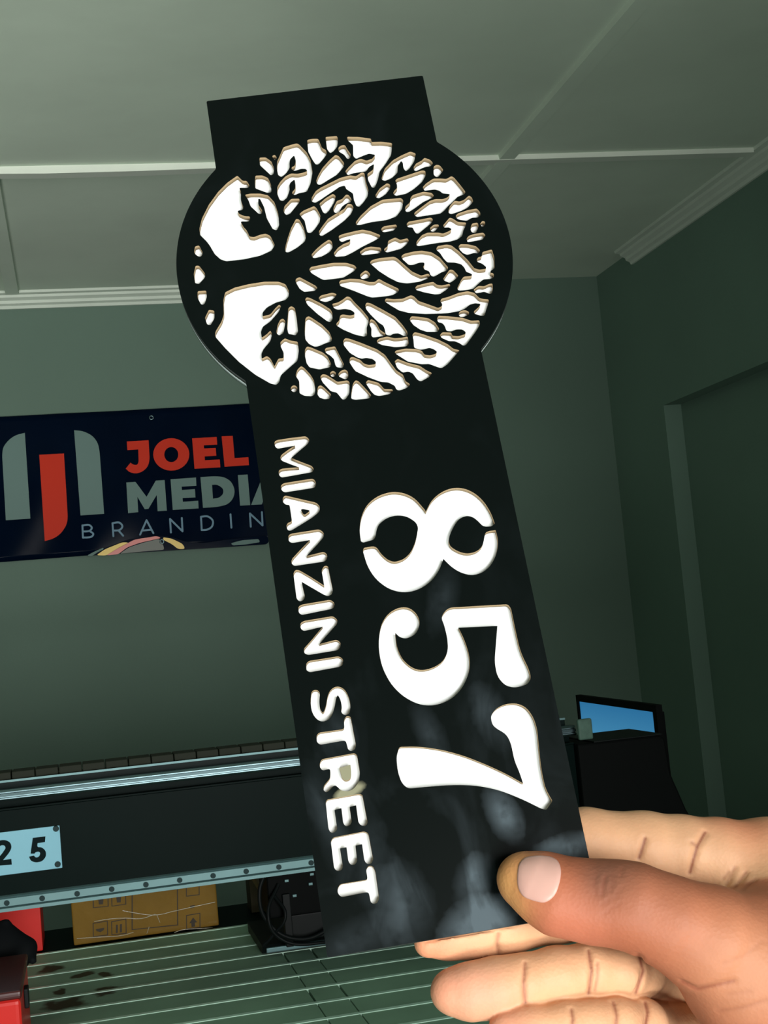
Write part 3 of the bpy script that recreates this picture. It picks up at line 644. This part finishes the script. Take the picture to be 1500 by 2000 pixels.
(t4,[(813,820),(840,793),(960,753),(1070,733),(1112,780),(1112,822),(1080,842),(1010,845),(950,882),(860,872),(818,847)]),
(t4,[(213,920),(240,893),(380,868),(510,843),(537,865),(517,910),(440,972),(360,1038),(330,1038),(303,1002),(290,965),(225,962)]),
(t4,[(498,970),(550,928),(605,928),(607,955),(550,1017),(508,1012)]),
(t4,[(658,940),(740,843),(780,858),(840,898),(942,905),(932,950),(905,1000),(890,1072),(830,1112),(740,1137),(600,1152),(360,1192),(333,1182),(333,1140),(400,1058),(470,1028),(600,1028),(660,1040),(730,1010),(767,985),(730,963),(670,967)]),
(t4,[(998,960),(1010,918),(1080,903),(1092,950),(1060,1032),(1010,1027),(993,990)]),
(t4,[(1108,920),(1140,883),(1172,893),(1167,945),(1130,957)]),
(t4,[(943,1105),(970,1068),(1040,1043),(1150,1028),(1177,1060),(1140,1112),(958,1145)]),
]
L1, L2, L3, L4, L5 = (6.25, 500, 820), (6.25, 530, 1030), (6.25, 560, 1240), (6.25, 590, 1440), (6.25, 600, 1580)
LET = [
(L1,[(225,265),(260,247),(420,222),(610,200),(652,240),(642,285),(540,370),(430,465,0),(540,510),(680,563),(707,600),(692,637),(500,672),(310,705),(278,670),(278,620),(310,598),(400,588),(525,580,0),(420,542),(320,502),(293,470),(310,428),(390,368),(475,315,0),(380,332),(260,354),(228,320)]),
(L1,[(303,800),(340,773),(700,716),(737,770),(722,827),(345,887),(308,855)]),
(L1,[(328,950),(355,923),(460,948),(740,1013),(782,1060),(777,1120),(690,1192),(430,1352),(390,1352),(368,1300),(385,1260),(440,1240),(410,1037),(360,1037),(326,1000)]),
(L1,[(540,1085),(668,1105),(585,1168)]),
(L2,[(208,100),(240,78),(590,23),(642,70),(637,120),(560,210),(430,350,0),(640,298),(682,330),(682,385),(650,417),(280,472),(243,440),(248,390),(330,300),(470,155,0),(250,192),(208,165)]),
(L2,[(612,520),(650,468),(690,473),(752,770),(735,822),(690,842),(640,822),(370,665,0),(412,850),(390,892),(340,905),(308,870),(268,560),(295,518),(340,523),(470,598),(645,712,0)]),
(L2,[(328,970),(370,943),(725,883),(777,930),(757,992),(370,1070),(333,1040)]),
(L2,[(353,1170),(395,1143),(755,1083),(807,1130),(802,1180),(720,1270),(585,1425,0),(800,1370),(847,1410),(842,1465),(808,1500),(448,1559),(400,1537),(396,1482),(478,1392),(625,1213,0),(395,1267),(356,1235)]),
(L3,[(238,350),(270,318),(640,260),(692,300),(682,367),(645,390),(280,457),(238,430)]),
(L3, stroke_poly([(352,725),(345,820),(360,920),(400,985),(445,1003),(495,970),(530,880),(548,780),(575,712),(620,685),(670,710),(708,785),(724,870),(718,925)], 106)),
(L3,[(363,1230),(395,1193),(705,1150),(698,1040),(730,988),(780,998),(847,1350),(830,1402),(790,1422),(750,1402),(720,1287),(410,1342),(368,1312)]),
(L4,[(213,320),(240,268),(640,193),(672,220),(707,430),(692,550),(630,632),(560,662),(480,652),(400,577),(330,652),(290,677),(258,640),(268,590),(345,498),(345,382),(250,407),(220,372)]),
(L4,[(455,375,4),(590,335,4),(602,440),(590,512),(530,532),(490,502)]),
(L4,[(288,790),(310,758),(700,690),(737,705),(802,1050),(770,1087),(720,1077),(688,1040),(660,830,6),(580,850,6),(607,1040),(575,1082),(530,1087),(503,1050),(480,865,6),(395,887,6),(430,1120),(400,1162),(350,1167),(323,1120)]),
(L5,[(288,390),(320,348),(700,273),(747,300),(807,620),(780,672),(730,672),(698,630),(670,430,6),(590,447,6),(610,640),(580,682),(530,682),(503,640),(480,467,6),(400,482,6),(437,710),(415,752),(360,757),(328,720)]),
(L5,[(368,980),(400,918),(740,863),(718,740),(750,693),(800,698),(832,760),(877,1090),(860,1142),(820,1162),(778,1145),(750,1012),(420,1077),(378,1040)]),
]
D8, D5, D7 = (5, 690, 930), (4.4118, 720, 1150), (4.4118, 760, 1350)
DIG = [
(D8,[(75,640),(60,530),(75,400),(130,280),(240,190),(380,150),(500,165),(600,215),(700,330),(708,350,0),(760,240),(850,160),(960,115),(1070,115),(1180,160),(1280,250),(1350,370),(1382,465,6),(1350,490,6),(1270,495),(1220,440),(1170,400),(1110,385),(1040,410),(980,490),(940,580),(930,640),(950,690),(1030,740),(1120,760),(1210,735),(1265,680),(1290,550),(1330,535,6),(1390,528,6),(1417,630),(1402,760),(1340,880),(1250,950),(1150,970),(1040,940),(950,880),(880,808,0),(840,920),(760,1030),(640,1110),(500,1140),(360,1110),(230,1020),(140,890),(93,730),(105,700,6),(220,680),(270,760),(340,820),(400,840),(490,815),(560,750),(610,640),(635,500),(610,450),(530,395),(430,380),(330,405),(250,470),(225,530),(218,590),(200,620),(100,648,6)]),
(D5,[(88,420),(110,300),(170,210),(260,160),(350,160),(420,220),(445,300),(410,390),(330,430),(270,420),(230,380,0),(240,500),(290,610),(370,680),(450,705),(550,685),(640,630),(685,540),(680,430),(650,310),(623,245),(680,163),(1200,133),(1227,170),(1270,380),(1310,550),(1380,690),(1400,770),(1370,822),(1270,854),(1180,837),(1110,760),(1085,640),(1095,500),(1110,320,0),(775,335,0),(830,450),(870,580),(872,700),(820,840),(720,950),(580,1007),(440,1002),(300,932),(190,822),(113,670),(88,530)]),
(D7,[(88,480,20),(250,476),(450,503),(650,558),(850,638),(1020,718),(1155,795,0),(1120,690),(1080,600),(1050,450),(1010,370),(930,325),(890,290),(873,215),(920,150),(1000,110),(1100,103),(1180,138),(1242,220),(1277,330),(1292,500),(1312,680),(1347,840),(1407,945,10),(1355,1022,10),(1310,1012),(1150,932),(950,852),(750,812),(550,807),(350,822),(160,840),(108,790),(73,690),(63,560)]),
]
holes = []
for T, p in TREE: holes.append([sxy(*q) for q in tile(*T, fillet(p, 17*T[0]/6.25, 3))])
for T, p in LET: holes.append([sxy(*q) for q in tile(*T, fillet(p, 34, 4) if len(p) < 70 else p)])
for T, p in DIG: holes.append([sxy(*q) for q in tile(*T, fillet(p, 90, 4))])
# black face: matt acrylic with finger smears and, by one letter, a rubbed patch
m = mat('sign_black', (0.0020, 0.0036, 0.0032), 0.24, spec=0.06)
nt = m.node_tree; b = nt.nodes['Principled BSDF']; tc = nt.nodes.new('ShaderNodeTexCoord')
def N(t, **k):
    n = nt.nodes.new(t)
    for a, v in k.items(): n.inputs[a].default_value = v
    return n
mpn = N('ShaderNodeMapping'); mpn.inputs['Scale'].default_value = (1.0, 0.55, 1); mpn.inputs['Rotation'].default_value = (0, 0, .5)
nt.links.new(tc.outputs['Object'], mpn.inputs['Vector'])
n1 = N('ShaderNodeTexNoise', Scale=42.0, Detail=4.0, Distortion=1.2); nt.links.new(mpn.outputs[0], n1.inputs['Vector'])
n2 = N('ShaderNodeTexNoise', Scale=260.0, Detail=3.0); nt.links.new(tc.outputs['Object'], n2.inputs['Vector'])
r1 = N('ShaderNodeMapRange'); r1.inputs[1].default_value = 0.50; r1.inputs[2].default_value = 0.78; nt.links.new(n1.outputs['Fac'], r1.inputs[0])
def blob(px, py, rx, ry, rot=0.0, soft=0.35):
    c = sxy(px, py); q = N('ShaderNodeMapping'); q.vector_type = 'TEXTURE'
    q.inputs['Location'].default_value = (c[0], c[1], 0); q.inputs['Rotation'].default_value = (0, 0, rot); q.inputs['Scale'].default_value = (rx, ry, 1)
    nt.links.new(tc.outputs['Object'], q.inputs['Vector'])
    fl_ = N('ShaderNodeVectorMath'); fl_.operation = 'MULTIPLY'; fl_.inputs[1].default_value = (1, 1, 0); nt.links.new(q.outputs[0], fl_.inputs[0])
    l = N('ShaderNodeVectorMath'); l.operation = 'LENGTH'; nt.links.new(fl_.outputs[0], l.inputs[0])
    ad = N('ShaderNodeMath'); ad.operation = 'MULTIPLY_ADD'; ad.inputs[1].default_value = 0.8; nt.links.new(n2.outputs['Fac'], ad.inputs[0]); nt.links.new(l.outputs['Value'], ad.inputs[2])
    g = N('ShaderNodeMapRange'); g.inputs[1].default_value = 1.4-soft; g.inputs[2].default_value = 1.4+soft; g.inputs[3].default_value = 1; g.inputs[4].default_value = 0
    nt.links.new(ad.outputs[0], g.inputs[0]); return g.outputs[0]
def mathn(op, a, b_, clamp=False):
    n = N('ShaderNodeMath'); n.operation = op; n.use_clamp = clamp
    for i, v in enumerate((a, b_)):
        if isinstance(v, (int, float)): n.inputs[i].default_value = v
        else: nt.links.new(v, n.inputs[i])
    return n.outputs[0]
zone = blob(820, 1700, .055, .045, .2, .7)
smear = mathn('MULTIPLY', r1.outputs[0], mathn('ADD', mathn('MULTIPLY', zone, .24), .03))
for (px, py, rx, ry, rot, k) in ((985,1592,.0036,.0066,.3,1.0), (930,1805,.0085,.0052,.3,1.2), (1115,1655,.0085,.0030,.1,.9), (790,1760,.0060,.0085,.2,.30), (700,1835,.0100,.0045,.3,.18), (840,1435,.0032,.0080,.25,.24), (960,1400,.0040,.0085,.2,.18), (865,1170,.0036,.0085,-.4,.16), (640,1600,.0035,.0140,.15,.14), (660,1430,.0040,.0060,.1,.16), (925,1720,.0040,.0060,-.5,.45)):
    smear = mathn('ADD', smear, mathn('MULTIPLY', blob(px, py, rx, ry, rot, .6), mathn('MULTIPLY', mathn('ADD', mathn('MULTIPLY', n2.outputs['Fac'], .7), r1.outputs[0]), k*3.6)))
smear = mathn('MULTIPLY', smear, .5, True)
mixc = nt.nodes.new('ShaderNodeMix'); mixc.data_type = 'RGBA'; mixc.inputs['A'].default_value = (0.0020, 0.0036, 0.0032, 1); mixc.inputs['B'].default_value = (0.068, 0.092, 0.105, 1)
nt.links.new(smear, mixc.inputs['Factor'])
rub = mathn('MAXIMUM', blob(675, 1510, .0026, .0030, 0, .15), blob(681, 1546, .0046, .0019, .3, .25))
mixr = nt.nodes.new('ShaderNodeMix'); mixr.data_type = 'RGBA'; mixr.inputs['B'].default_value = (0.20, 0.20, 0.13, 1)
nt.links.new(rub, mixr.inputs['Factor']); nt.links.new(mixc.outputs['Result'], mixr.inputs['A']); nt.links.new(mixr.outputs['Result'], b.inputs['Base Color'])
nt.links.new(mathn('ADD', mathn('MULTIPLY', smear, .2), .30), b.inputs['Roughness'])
M_face = m
M_cut = mat('cut_edge', (0.30, 0.225, 0.13), 0.7, spec=.1)
M_back = mat('backing_white', (0.74, 0.78, 0.78), 0.45, spec=.2)
M_bedge = mat('backing_edge', (0.36, 0.44, 0.42), 0.4)
M_rim = mat('sign_rim', (0.030, 0.036, 0.034), 0.5, noise=.3, nscale=200)
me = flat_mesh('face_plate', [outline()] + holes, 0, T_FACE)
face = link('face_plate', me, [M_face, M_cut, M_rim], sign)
face.location.z = -T_FACE
hw, hh = SW/2-.0003, SH/2-.0003
for p in me.polygons:
    if abs(p.normal.z) < .5:
        c = p.center; rr = math.hypot(c.x, c.y+SCY)
        outer = (rr > SR-.0004) and (abs(c.x) > hw or abs(c.y) > hh or rr < SR+.0004)
        p.material_index = 2 if outer else 1
back = link('backing_plate', flat_mesh('backing_plate', [outline(-0.0001)], 0, T_BACK), [M_back, M_bedge], sign)
for p in back.data.polygons:
    if abs(p.normal.z) < .5: p.material_index = 1
back.location.z = -T_FACE-T_BACK-.00005; back['label'] = 'white backing plate showing through the cut-outs'

# ------------------------------------------------------------------ the hand
def hp(px, py, off):      # photo point, mm in front of (+) or behind (-) the sign face
    d = np.array([(px-750)/F, (py-1000)/F, 1.0]); s = (NS@TS + (-off/1000.0))/(NS@d)
    return d*s
def chain(pts):
    out = []
    for (px, py, off, r) in pts:
        c = hp(px, py, off); out.append((c, r*c[2]/F))
    return out
z4 = lambda x, y: (780+x/2.0833, 1550+y/2.0833)
TB = -(T_FACE+T_BACK)*1000   # back of the plate, mm
def ch4(pts): return chain([(*z4(x, y), off, r/2.0833) for x, y, off, r in pts])
THUMB = ch4([(497,346,8.0,100), (560,372,9.6,125), (650,416,10.8,149), (790,441,11.5,156), (880,444,13.0,154), (960,462,14.0,163), (1105,525,13.5,176), (1265,600,10.0,214), (1440,718,2.0,295), (1620,850,-8,350)])
INDEX = ch4([(420,300,TB-7,95), (600,220,TB-9,120), (760,196,TB-10,130), (1000,215,TB-12,134), (1150,232,TB-13,136), (1300,262,TB-15,155), (1500,320,TB-20,205), (1750,460,TB-26,260)])
MIDDLE = ch4([(118,608,TB-4.2,58), (200,585,TB-6,84), (310,562,TB-8,106), (430,535,TB-9,112), (650,480,TB-11,118), (850,440,TB-14,124), (1060,430,TB-26,126), (1350,500,TB-60,170)])
RING = ch4([(218,806,TB-1.0,92), (290,805,TB-1.0,108), (400,790,TB-1.5,116), (505,770,TB-2.5,108), (640,742,TB-4,110), (770,722,TB-6,104), (900,722,TB-9,101), (978,722,TB-17,97), (1042,732,TB-44,104), (1300,770,TB-74,150)])
PINKY = ch4([(440,968,TB+3,80), (520,962,TB+2,92), (680,948,TB+1,95), (780,940,TB-1,92), (880,934,TB-4,95), (990,938,TB-12,95), (1050,952,TB-42,104), (1300,990,TB-74,150)])
PALM = ch4([(1260,340,TB-40,140), (1500,560,TB-54,210), (1600,900,TB-50,230)])
PALM2 = ch4([(1150,900,TB-78,140), (1400,960,TB-74,190), (1700,1000,TB-46,280)])
PAD = ch4([(1040,292,TB-8,62), (1075,300,TB-9,60)])
WRIST = ch4([(1600,800,-26,330), (2100,1050,-26,270), (2900,1420,-26,270)])
WEB = ch4([(1560,330,TB-16,170), (1600,560,TB-10,230), (1600,700,-8,280)])
def chain_sd(p, ch, k=.003):
    d = None
    for (a, ra), (b2, rb2) in zip(ch, ch[1:]):
        e = cone_sd(p, a, b2, ra, rb2); d = e if d is None else smin(d, e, k)
    return d
CREASE = []
def crease(px_pts, off, depth, wd):
    CREASE.append(([hp(*z4(x, y), o) for x, y, o in [(q[0], q[1], off if len(q) < 3 else q[2]) for q in px_pts]], depth, wd))
def fingers_sd(p):
    d = chain_sd(p, INDEX)
    d = smin(d, chain_sd(p, PAD), .003)
    for c in (MIDDLE, RING, PINKY): d = smin(d, chain_sd(p, c), .0010)
    return d
def surf(x, y, fn, toward=-1):  # first surface met along the photo ray
    d = np.array([(z4(x, y)[0]-750)/F, (z4(x, y)[1]-1000)/F, 1.0]); L = np.linalg.norm(d); d /= L; t = .28
    for _ in range(80):
        s = float(fn((d*t)[None])[0]); t += s*.9
        if abs(s) < 2e-5 or t > .7: break
    return d*t
def base_sd(p):
    df = fingers_sd(p); dp = smin(chain_sd(p, PALM, .01), chain_sd(p, PALM2, .01), .012); dp = smin(dp, chain_sd(p, WRIST, .01), .02)
    d = smin(df, dp, .0060)
    d = smin(d, chain_sd(p, WEB, .01), .010)
    dt = chain_sd(p, THUMB, .004)
    # the thumb blends into the palm only near its root
    q = hp(*z4(1500, 560), 0); rt = np.linalg.norm(p-q, axis=1)
    k = np.clip(1-(rt-.020)/.035, 0.04, 1)*.014
    return smin(d, dt, k)
CR = [([(512,690),(506,770),(512,850)],.0008,.0011), ([(770,640),(782,720),(770,812)],.0009,.0012), ([(806,690),(806,745),(795,800)],.0005,.0009), ([(975,660),(992,720),(962,810)],.0012,.0014),
 ([(700,880),(706,915),(700,960)],.0008,.0012), ([(870,850),(884,900),(880,960)],.0008,.0012), ([(1000,850),(1010,890),(1000,950)],.0012,.0014),
 ([(402,570),(398,610),(404,650)],.0006,.0010), ([(1000,185),(988,225),(976,262)],.0010,.0012), ([(1243,160),(1212,215),(1196,270),(1183,320)],.0013,.0014), ([(1190,200),(1210,214)],.0005,.001),
 ([(1368,378),(1390,350),(1410,322)],.0006,.001), ([(1400,392),(1424,366),(1445,350)],.0005,.001), ([(1330,370),(1365,300)],.0004,.0010), ([(1340,320),(1318,345)],.0003,.001),
 ([(838,335),(830,370),(824,410)],.00035,.0008), ([(800,325),(792,370),(802,415)],.00015,.0009), ([(866,325),(870,360),(858,395)],.00016,.0009), ([(905,305),(900,335)],.00016,.0009), ([(820,455),(870,425),(910,380)],.00010,.0009), ([(830,490),(890,450)],.00010,.0009),
 ([(1150,765),(1210,795),(1290,778),(1360,762)],.0006,.0013), ([(1300,885),(1400,868),(1490,840)],.00025,.0012), ([(1340,815),(1430,805)],.00015,.0011), ([(1320,690),(1400,660),(1480,600)],.00012,.0012)]
CRS = [([surf(x, y, base_sd) for x, y in pts], dp, wd) for pts, dp, wd in CR]
def hand_sd(p):
    d = base_sd(p)
    near = np.abs(d) < .004
    if near.any():
        pn = p[near]; add = np.zeros(len(pn))
        for pts, dp, wd in CRS:
            s = np.full(len(pn), 1.0)
            for a, b2 in zip(pts, pts[1:]): s = np.minimum(s, cone_sd(pn, a, b2, 0, 0))
            add = np.maximum(add, 1.15*dp*np.exp(-(s/(wd*.72))**2))
        d[near] += add
    # never enter the plate
    qx = (p-TS)@RS
    ins = np.maximum.reduce([np.abs(qx[:, 0])-SW/2-.0003, qx[:, 1]-SH/2-.0003, -.0002-qx[:, 2], qx[:, 2]-(T_FACE+T_BACK+.0005)])
    return np.maximum(d, -ins)
lo = np.min([c-r for ch in (THUMB, INDEX, MIDDLE, RING, PINKY, PALM) for c, r in ch], 0)-.004
hi = np.array([hp(*z4(1950, 500), 0)[0], hp(*z4(900, 1330), 0)[1], np.max([c[2]+r for ch in (INDEX, MIDDLE, RING, PINKY, PALM, PALM2) for c, r in ch])+.004])
V, Fc = surface_net(hand_sd, lo, hi, .00052)
VC = V.astype(np.float64)
# skin tones: darker back of the thumb, lighter palm side, pinker fingertips
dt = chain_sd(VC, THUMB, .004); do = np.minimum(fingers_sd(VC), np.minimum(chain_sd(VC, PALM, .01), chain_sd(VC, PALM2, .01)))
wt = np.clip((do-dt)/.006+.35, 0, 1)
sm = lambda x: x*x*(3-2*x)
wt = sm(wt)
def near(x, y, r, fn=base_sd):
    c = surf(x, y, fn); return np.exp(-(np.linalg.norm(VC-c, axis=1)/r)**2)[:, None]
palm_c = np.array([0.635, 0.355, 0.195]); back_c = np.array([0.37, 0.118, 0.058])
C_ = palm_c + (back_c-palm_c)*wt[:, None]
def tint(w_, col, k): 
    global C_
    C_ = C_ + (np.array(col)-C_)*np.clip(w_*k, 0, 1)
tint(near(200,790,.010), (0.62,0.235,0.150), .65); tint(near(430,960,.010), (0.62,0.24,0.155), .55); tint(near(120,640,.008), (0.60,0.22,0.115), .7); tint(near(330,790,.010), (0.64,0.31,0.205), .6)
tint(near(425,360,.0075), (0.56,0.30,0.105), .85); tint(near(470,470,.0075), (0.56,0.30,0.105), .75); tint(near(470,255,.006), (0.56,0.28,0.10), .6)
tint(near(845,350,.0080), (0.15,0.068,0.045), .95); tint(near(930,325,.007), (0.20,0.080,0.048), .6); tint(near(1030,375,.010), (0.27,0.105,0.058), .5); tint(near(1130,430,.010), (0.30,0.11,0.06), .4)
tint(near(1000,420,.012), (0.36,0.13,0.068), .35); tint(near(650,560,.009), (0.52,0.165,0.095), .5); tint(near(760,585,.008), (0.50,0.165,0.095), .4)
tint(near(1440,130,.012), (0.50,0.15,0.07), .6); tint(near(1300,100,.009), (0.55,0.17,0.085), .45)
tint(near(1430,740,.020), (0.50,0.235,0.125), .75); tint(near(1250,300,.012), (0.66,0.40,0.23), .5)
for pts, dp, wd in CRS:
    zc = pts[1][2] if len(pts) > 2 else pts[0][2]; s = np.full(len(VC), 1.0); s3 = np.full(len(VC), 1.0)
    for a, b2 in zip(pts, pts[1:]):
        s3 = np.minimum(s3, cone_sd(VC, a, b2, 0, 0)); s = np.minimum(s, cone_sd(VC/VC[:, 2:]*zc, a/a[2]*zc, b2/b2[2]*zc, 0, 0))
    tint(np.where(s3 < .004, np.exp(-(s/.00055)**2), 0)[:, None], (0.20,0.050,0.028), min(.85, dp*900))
VW = CP + VC@R        # camera frame -> world  (R.T @ v)
org = VW[np.argmin(np.linalg.norm(VC-hp(*z4(1400, 600), 0), axis=1))]
me = np_mesh('hand', VW-org, Fc)
at = me.color_attributes.new('skin', 'FLOAT_COLOR', 'POINT')
at.data.foreach_set('color', np.concatenate([C_, np.ones((len(C_), 1))], 1).astype(np.float32).ravel())
m = mat('skin', (.6, .3, .15), 0.55, spec=0.28, sss=0.10)
nt = m.node_tree; b = nt.nodes['Principled BSDF']
ca = nt.nodes.new('ShaderNodeVertexColor'); ca.layer_name = 'skin'
tc = nt.nodes.new('ShaderNodeTexCoord'); nz_ = nt.nodes.new('ShaderNodeTexNoise'); nz_.inputs['Scale'].default_value = 130; nz_.inputs['Detail'].default_value = 5
nt.links.new(tc.outputs['Object'], nz_.inputs['Vector'])
mr = nt.nodes.new('ShaderNodeMapRange'); mr.inputs[1].default_value = .25; mr.inputs[2].default_value = .75; mr.inputs[3].default_value = .93; mr.inputs[4].default_value = 1.07; nt.links.new(nz_.outputs['Fac'], mr.inputs[0])
vs = nt.nodes.new('ShaderNodeVectorMath'); vs.operation = 'SCALE'; nt.links.new(ca.outputs['Color'], vs.inputs[0]); nt.links.new(mr.outputs[0], vs.inputs['Scale']); nt.links.new(vs.outputs[0], b.inputs['Base Color'])
vr = nt.nodes.new('ShaderNodeTexVoronoi'); vr.inputs['Scale'].default_value = 900; nt.links.new(tc.outputs['Object'], vr.inputs['Vector'])
bp = nt.nodes.new('ShaderNodeBump'); bp.inputs['Strength'].default_value = .12; bp.inputs['Distance'].default_value = .0006
nt.links.new(vr.outputs['Distance'], bp.inputs['Height']); nt.links.new(bp.outputs[0], b.inputs['Normal'])
hand = link('hand', me, m, None, True, Vector(org))
tag(hand, 'hand gripping the lower right corner of the black sign, thumb in front and fingers behind', 'hand')
smo = hand.modifiers.new('soften', 'SMOOTH'); smo.factor = .5; smo.iterations = 2
# thumbnail: a curved plate following the thumb
nail_out = fillet([(478,335),(484,285),(508,258),(560,250),(618,254),(648,272),(660,308),(656,352),(640,405),(618,432),(588,447),(540,436),(500,420),(480,382)], 30, 3)
cx, cy = np.mean([p[0] for p in nail_out]), np.mean([p[1] for p in nail_out])
bm = bmesh.new(); rings = []
for k, (f, lift) in enumerate(((1.0, -.00045), (0.985, .00030), (0.93, .00052), (0.75, .00062), (0.5, .00068), (0.25, .00070))):
    ring = []
    for p in nail_out:
        c = surf(cx+(p[0]-cx)*f, cy+(p[1]-cy)*f, base_sd); n = -c/np.linalg.norm(c)
        ring.append(bm.verts.new(Vector((CP+R.T@(c+n*lift))-org)))
    rings.append(ring)
for a, b2 in zip(rings, rings[1:]):
    for i in range(len(a)): bm.faces.new((a[i], a[(i+1) % len(a)], b2[(i+1) % len(a)], b2[i]))
bm.faces.new(rings[-1])
bmesh.ops.recalc_face_normals(bm, faces=bm.faces)
nail = bm_obj('thumbnail', bm, mat('nail', (0.58, 0.345, 0.285), .35, spec=.35, sss=.05), hand, True)
nail['label'] = 'pale pink thumbnail'
